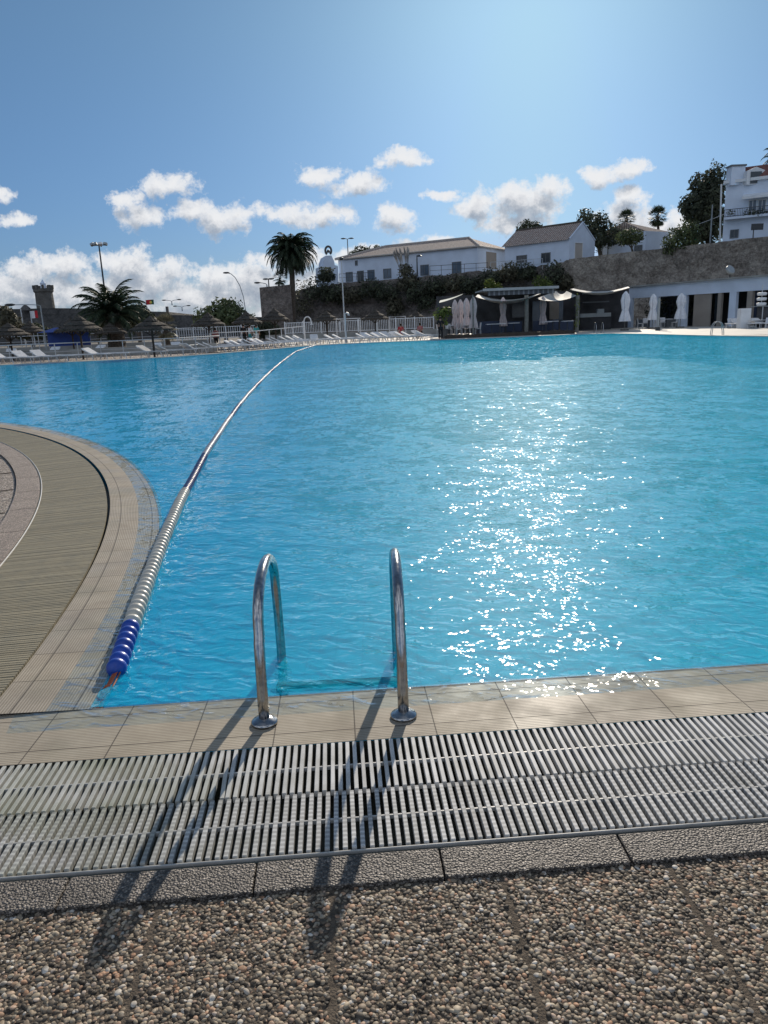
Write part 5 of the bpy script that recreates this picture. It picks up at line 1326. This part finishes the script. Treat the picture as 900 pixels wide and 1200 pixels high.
zr_ = at(610, 337, 71).z; x0_, x1_ = at(566, 338, 71).x-ox, at(655, 338, 71).x-ox
MB().box(((x0_+x1_)/2, -2.2, zr_-.1), (x1_-x0_, 5.5, .12)).build('roof', 'fascia', rest_)
rbox(648, 660, 351, 375, 75.6, .1, 'pale_door', 'blue_glass'); rbox(624, 634, 353, 376, 75.6, .1, 'pale_door', 'blue_glass')
rbox(644, 655, 354, 374, 75.5, .1, 'window', 'beige')
rbox(680, 716, 367, 371.5, 73, .8, 'serving_counter', 'grey_paint'); rbox(680, 716, 371.8, 390, 73.2, .5, 'counter_front', 'interior')
rbox(684, 714, 353, 354.6, 74, .4, 'shelf', 'frame_wood'); rbox(700, 708, 362, 366.8, 73.1, .4, 'till', 'fascia')
rbox(600, 616, 350, 372, 75.6, .08, 'window', 'dark_glass')
rbox(683, 719, 341.5, 344, 74.5, .2, 'roof_edge', 'fascia')
# wind screens
for i, (x0, x1, y0, y1, Y) in enumerate(((560, 592, 377, 391, 66), (593, 612, 377, 391, 66), (624, 655, 376, 390, 67), (656, 672, 376, 390, 67))):
    a, b_ = at(x0, y0, Y), at(x1, y0, Y); o = empty('wind_screen', (a.x, Y, 0), 'dark navy wind screen panel, %s' % ('left of the bamboo post, outer', 'left of the bamboo post, inner', 'right of the bamboo post', 'by the vine covered post')[i], 'wind screen')
    MB().box(((b_.x-a.x)/2, 0, a.z/2), (b_.x-a.x, .05, a.z)).build('panel', 'navy', o)
    for x in (0, b_.x-a.x): MB().tube([(x, -.04, 0), (x, -.04, a.z+.05)], .03, 6).build('post', 'dark_metal', o)
# sails
def sail(corners, sag, mat, label, n=8):
    P = [at(*c) for c in corners]; o = P[0].copy(); root = empty('shade_sail', o, label, 'shade sail'); mb = MB()
    for i in range(n+1):
        for j in range(n+1):
            u, v = i/n, j/n; q = P[0]*(1-u)*(1-v)+P[1]*u*(1-v)+P[2]*u*v+P[3]*(1-u)*v
            q = q-o-Vector((0, 0, sag*(1-(2*u-1)**2)*(.6+.4*(1-(2*v-1)**2)))); mb.v.append(tuple(q))
    for i in range(n):
        for j in range(n): a = i*(n+1)+j; mb.f.append((a, a+n+1, a+n+2, a+1))
    mb.build('cloth', mat, root, smooth=True)
    for q in P: MB().tube([q-o, q-o+Vector((.25, 0, -.02))], .02, 5).build('tie', 'dark_metal', root)
sail([(514, 355, 63), (541, 345.5, 66), (543, 344, 72), (516, 352, 72)], .1, 'sail_green', 'greenish shade awning over the left entrance')
sail([(557, 348, 64), (634, 344, 63), (628, 345, 72), (560, 345, 72)], .75, 'sail', 'long cream shade sail left of the bamboo post')
sail([(628, 350, 66), (676, 346.5, 65), (664, 341, 74), (652, 341, 74)], .5, 'sail', 'cream shade sail with folded up corner in the middle')
sail([(667, 339, 66), (738, 337, 66), (736, 335.8, 76), (672, 338, 76)], .62, 'sail', 'grey white wavy shade sail at the right')
for (px, py, Y, mt, lab, r_) in ((617, 346, 64, 'post_grey', 'thick bamboo clad post between two shade sails', .17), (677, 346, 65, 'post_grey', 'vine covered post at the left of the serving counter', .16), (554, 345.5, 61.5, 'post_grey', 'slim post beside the closed umbrella cluster', .06), (514, 354, 62.5, 'dark_metal', 'thin post of the green awning', .05)):
    p = at(px, py, Y); o = empty('sail_post', (p.x, Y, 0), lab, 'post'); MB().tube([(0, 0, 0), (.02, 0, p.z*.5), (0, 0, p.z)], r_, 8).build('shaft', mt, o)
    if 'vine' in lab: mb = MB(); leaf_cloud(mb, [(0, -.05, p.z*.3, .22, .22, .9), (0, -.05, p.z*.75, .24, .22, .8)], 160, .09, 5); mb.build('vine', 'leaf_light', o)
# potted plant by entrance
p = T3(520, 62.5, 0); o = empty('potted_plant', p, 'light green leafy plant in a tall pot at the restaurant entrance', 'plant')
MB().lathe((0, 0, 0), [(.25, 0), (.34, .7), (.36, .75)], 12).build('pot', 'stone_dark', o); mb = MB(); leaf_cloud(mb, [(-.3, 0, 1.9, .55, .4, .5), (.25, 0, 2.1, .5, .4, .45), (0, 0, 1.3, .35, .3, .5)], 420, .12, 8); mb.build('foliage', 'leaf_light', o)
MB().tube([(0, 0, .7), (0, 0, 1.8)], .03, 5).build('stem', 'trunk', o)
# low dark platform edge and tables
pt = MB(); a, b_ = T3(522, 61.2, 0), T3(672, 62, 0); pt.box(((a[0]+b_[0])/2, 64.4, .12), (b_[0]-a[0], 6, .24)); struct(pt.build('restaurant_platform', 'wood'), 'dark wooden platform under the restaurant tables', 'platform')
tbl = empty('dining_table', (0, 0, 0), 'x', 'table', 'tables on the restaurant terrace')
MB().box((0, 0, .74), (.85, .85, .04)).build('tabletop', 'plastic_white', tbl); MB().tube([(0, 0, 0), (0, 0, .72)], .04, 6).build('leg', 'dark_metal', tbl); MB().lathe((0, 0, 0), [(.28, 0), (.28, .03), (.05, .06)], 10).build('base', 'dark_metal', tbl)
chr_ = empty('white_chair', (0, 0, 0), 'x', 'chair', 'chairs on the restaurant terrace')
MB().box((0, 0, .44), (.44, .44, .04)).build('seat', 'plastic_white', chr_); MB().box((0, .22, .68), (.44, .04, .42), 0, R(-8)).build('backrest', 'plastic_white', chr_)
for x in (-.19, .19):
    for y in (-.19, .19): MB().tube([(x, y, .43), (x*1.15, y*1.15, 0)], .02, 5).build('leg', 'plastic_white', chr_)
fi = True; fj = True
for i, (px, Y) in enumerate(((526, 63.5), (537, 65.5), (549, 62.8), (576, 62.8), (586, 62.5), (602, 64.6), (640, 63.2), (648, 66), (665, 63), (760, 71), (781, 70))):
    p = T3(px, Y, .24 if px < 700 else 0); o = tbl if fi else dup(tbl, p); fi = False; o.location = p
    lab = 'restaurant' if px < 560 else ('dark platform' if px < 700 else 'pavilion')
    where = {'restaurant': 'white table among chairs near the cluster of closed umbrellas', 'dark platform': 'white table before the navy wind screens', 'pavilion': 'white table inside the pavilion openings'}[lab]
    o['label'] = where; o['group'] = where+' set'
    if px < 560 or px > 700:
        for (dx, dy, rz) in ((-.75, 0, R(90)), (.75, 0, R(-90)), (0, .7, 0)):
            c = chr_ if fj else dup(chr_, (0, 0, 0)); fj = False; c.location = (p[0]+dx, p[1]+dy, p[2]); c.rotation_euler = (0, 0, rz+random.uniform(-.3, .3))
            c['label'] = 'white plastic chair at the tables '+('by the closed umbrella cluster' if px < 560 else 'in the pavilion openings'); c['group'] = c['label']
# ------------------------------------------------------------------ white pavilion at right
A4, B4 = Vector((24.3, 76)), Vector((34.2, 63.0))
A4 = V2(736, 77.5); B4 = V2(900, 62.5); u4 = (B4-A4).normalized(); B5 = B4+u4*6; n4 = Vector((-u4.y, u4.x))
if n4.y < 0: n4 = -n4
pv_ = empty('white_pavilion', (A4.x, A4.y, 0), 'long low white pavilion with columns below the stone wall', 'building'); rl = pv_.location
ztop = at(736, 337, 77.5).z; zlow = at(736, 350, 77.5).z
L4 = (B5-A4).length
def pbox(s0, s1, z0, z1, off, th, name, mat):
    return wallpanel(rl, A4, B5, s0, s1, z0, z1, off, th).build(name, mat, pv_)
pbox(0, L4, zlow, ztop, 0, .3, 'fascia', 'white_wall')
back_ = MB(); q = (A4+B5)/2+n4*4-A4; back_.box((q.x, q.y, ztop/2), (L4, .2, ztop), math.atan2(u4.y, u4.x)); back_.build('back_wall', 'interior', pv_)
rf_ = MB(); q = (A4+B5)/2+n4*2.0-A4; rf_.box((q.x, q.y, ztop+.06), (L4+.4, 4.8, .12), math.atan2(u4.y, u4.x)); rf_.build('roof', 'concrete', pv_)
def sx4(px): return wall_hit(px, 365, A4, B5)[0]
for (x0, x1) in ((727.5, 740), (762.5, 770.5), (795.5, 803.5), (853.5, 861.5)): pbox(max(0, sx4(x0)), sx4(x1), 0, zlow, 0, .3, 'column', 'white_wall')
pbox(sx4(811), sx4(831), 0, zlow, -.15, .1, 'beige_panel', 'beige'); pbox(sx4(840), sx4(844), 0, zlow, -.02, .25, 'beige_panel', 'beige'); pbox(sx4(874), sx4(880), 0, zlow, -.02, .3, 'beige_panel', 'beige')
pbox(sx4(831.2), sx4(840), 0, zlow, -.6, .1, 'glass_door', 'dark_glass'); pbox(sx4(861.7), sx4(873.8), 0, zlow, -1.2, .1, 'blue_opening', 'navy')
gp = MB(); lob = []
for px in (745, 752, 759, 776, 784, 791, 806): s_ = sx4(px); q = u4*s_+n4*2.2; lob.append((q.x, q.y, 1.7, .9, .5, 1.3))
leaf_cloud(gp, lob, 1500, .14, 12); gp.build('green_planting', 'leaf_dark', pv_)
lw = pbox(sx4(741), sx4(795), .0, .75, -.5, .08, 'low_screen', 'frame_wood')
# floodlight on its roof
p = at(855.5, 321, 69); fl_ = empty('roof_floodlight', (p.x, 69, ztop+.1), 'round pale floodlight on the roof edge of the white pavilion', 'floodlight')
MB().tube([(0, 0, 0), (0, 0, .4)], .05, 6).build('bracket', 'dark_metal', fl_)
hd = MB().lathe((0, 0, 0), [(.18, -.2), (.42, .0), (.42, .16), (.36, .2)], 16).build('lamp', 'grey_paint', fl_, smooth=False); hd.location = (-.1, -.1, .75); hd.rotation_euler = (R(60), 0, R(25))
# bar
p = at(890, 362, 57); bar = empty('poolside_bar', (p.x, 57, 0), 'dark poolside bar counter with white front panel at the right edge', 'bar'); zc = at(890, 359, 57).z
xl = at(875.5, 362, 57).x-p.x; xr = at(925, 362, 57).x-p.x
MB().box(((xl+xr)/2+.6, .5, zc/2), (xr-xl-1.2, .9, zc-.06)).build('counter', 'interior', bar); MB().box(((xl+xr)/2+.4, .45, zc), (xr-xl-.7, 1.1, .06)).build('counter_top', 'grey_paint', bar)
MB().box((xl-.1, .2, zc/2-.05), (.75, .6, zc-.1)).build('white_panel', 'white_paint', bar)
MB().tube([(.05, -.4, 0), (.05, -.4, zc)], .03, 6).build('post', 'pipe', bar); MB().box((xl+.6, -.5, .55), (1.1, .4, .04)).build('bench', 'plastic_white', bar)
p2 = at(892, 358.5, 56.9); gs = empty('glass_rack', (p2.x, 56.9, zc+.03), 'stack of white trays and glasses on the bar counter', 'rack')
for k in range(3): MB().lathe((0, 0, 0), [(.3, .02+k*.36), (.34, .12+k*.36), (.34, .2+k*.36), (.2, .24+k*.36)], 14).build('tray', 'white_paint', gs)
MB().tube([(0, 0, 0), (0, 0, 1.5)], .03, 6).build('stem', 'pipe', gs)
# ------------------------------------------------------------------ people
def person(loc, rz, label, top, bottom, pose='stand', h=1.7, skirt=False):
    root = empty('person', loc, label, 'person', rz=rz); s = h/1.7
    if pose == 'stand':
        J = {'pel': (0, 0, .93), 'wst': (0, .0, 1.08), 'cst': (0, .01, 1.3), 'nck': (0, 0, 1.45), 'hd0': (0, -.015, 1.53), 'hd1': (0, -.01, 1.64),
             'sl': (-.18, 0, 1.40), 'el': (-.24, .02, 1.12), 'hl': (-.23, -.08, .88), 'fl_': (-.23, -.1, .79), 'sr': (.18, 0, 1.40), 'er': (.25, .03, 1.12), 'hr': (.22, -.09, .88), 'fr_': (.22, -.11, .79),
             'tl': (-.10, 0, .86), 'kl': (-.11, -.02, .48), 'al': (-.11, .02, .08), 'ol': (-.12, -.14, .03), 'tr': (.10, 0, .86), 'kr': (.12, -.05, .48), 'ar': (.13, .03, .08), 'or': (.14, -.12, .03)}
    else:
        J = {'pel': (0, 0, .50), 'wst': (0, .03, .66), 'cst': (0, .06, .88), 'nck': (0, .03, 1.03), 'hd0': (0, 0, 1.10), 'hd1': (0, -.01, 1.21),
             'sl': (-.18, .05, .98), 'el': (-.24, -.02, .72), 'hl': (-.18, -.25, .60), 'fl_': (-.15, -.33, .58), 'sr': (.18, .05, .98), 'er': (.24, -.02, .72), 'hr': (.18, -.25, .60), 'fr_': (.15, -.33, .58),
             'tl': (-.10, -.05, .49), 'kl': (-.14, -.44, .50), 'al': (-.13, -.46, .09), 'ol': (-.13, -.6, .04), 'tr': (.10, -.05, .49), 'kr': (.14, -.44, .50), 'ar': (.13, -.44, .09), 'or': (.14, -.58, .04)}
    rad = {'pel': .13, 'wst': .115, 'cst': .135, 'nck': .055, 'hd0': .085, 'hd1': .09, 'sl': .06, 'el': .042, 'hl': .032, 'fl_': .03, 'tl': .085, 'kl': .058, 'al': .04, 'ol': .035}
    for a in ('s', 'e', 'h', 't', 'k', 'a', 'o'): rad[a+'r'] = rad[a+'l']
    rad['fr_'] = .03
    Ed = [('pel', 'wst'), ('wst', 'cst'), ('cst', 'nck'), ('nck', 'hd0'), ('hd0', 'hd1'), ('cst', 'sl'), ('sl', 'el'), ('el', 'hl'), ('hl', 'fl_'), ('cst', 'sr'), ('sr', 'er'), ('er', 'hr'), ('hr', 'fr_'), ('pel', 'tl'), ('tl', 'kl'), ('kl', 'al'), ('al', 'ol'), ('pel', 'tr'), ('tr', 'kr'), ('kr', 'ar'), ('ar', 'or')]
    def skin(name, edges, mat, grow_=0.0, scl=1.0, rootj=None):
        names = []
        for e in edges:
            for q in e:
                if q not in names: names.append(q)
        me = bpy.data.meshes.new(name); me.from_pydata([tuple(c*s for c in J[q]) for q in names], [(names.index(a), names.index(b)) for a, b in edges], []); o = bpy.data.objects.new(name, me); COL.objects.link(o); o.parent = root
        o.modifiers.new('skin', 'SKIN'); sv = me.skin_vertices[0].data
        for i, q in enumerate(names): r_ = (rad[q]*scl+grow_)*s; sv[i].radius = (r_, r_)
        sv[0].use_root = True
        sb_ = o.modifiers.new('sub', 'SUBSURF'); sb_.levels = 1; sb_.render_levels = 1; me.materials.append(M[mat]); return o
    skin('body', Ed, 'skin')
    skin('top', [('wst', 'cst'), ('cst', 'sl'), ('cst', 'sr'), ('wst', 'pel'), ('sl', 'el'), ('sr', 'er')], top, .016)
    skin('trousers', [('pel', 'tl'), ('pel', 'tr'), ('tl', 'kl'), ('tr', 'kr')]+([('kl', 'al'), ('kr', 'ar')] if bottom == 'black_cloth' else []), bottom, .018)
    c = Vector(J['hd1'])*s; MB().lathe((c.x, c.y+.015, c.z-.05), [(.085*s, -.05), (.108*s, .03), (.1*s, .09), (.06*s, .135), (.02, .148)], 12).build('hair', 'hair', root, smooth=True)
    return root
def pg_(px, Y, z=0.0): q = at(px, 380, Y); return (q.x, Y, z)
person(pg_(516, 60.2), R(10), 'person in black clothes standing at the water by the restaurant entrance', 'black_cloth', 'black_cloth')
person(pg_(284.5, 66), R(40), 'person in dark clothes standing at the left of the group of three', 'black_cloth', 'black_cloth', h=1.75)
person(pg_(292, 65.5), R(-20), 'person in a white top standing in the middle of the group of three', 'white_cloth', 'teal_cloth')
person(pg_(300, 66), R(170), 'person in a turquoise top standing at the right of the group of three', 'teal_cloth', 'white_cloth')
person(pg_(469.5, 67.5), R(0), 'person in a red top sitting before the white fence', 'red_cloth', 'red_cloth', 'sit')
person(pg_(492, 66.5), R(-30), 'person in a pink top sitting at the right end of the white fence', 'pink_cloth', 'black_cloth', 'sit')
person(pg_(251.5, 57.5), R(160), 'person in a pink top standing beside the parasol before the broad tree', 'pink_cloth', 'black_cloth', h=1.55)
stl_ = empty('stool', (0, 0, 0), 'small white stool under the person in red', 'stool'); stl_.location = pg_(469.5, 67.5)
MB().box((0, .03, .38), (.42, .4, .05)).build('seat', 'plastic_white', stl_)
for x in (-.17, .17):
    for y in (-.12, .18): MB().tube([(x, y, 0), (x, y, .36)], .02, 5).build('leg', 'plastic_white', stl_)
s2_ = dup(stl_, pg_(492, 66.5), R(-30), 'small white stool under the person in pink at the fence end')
stl_.location = pg_(469.5, 67.5)
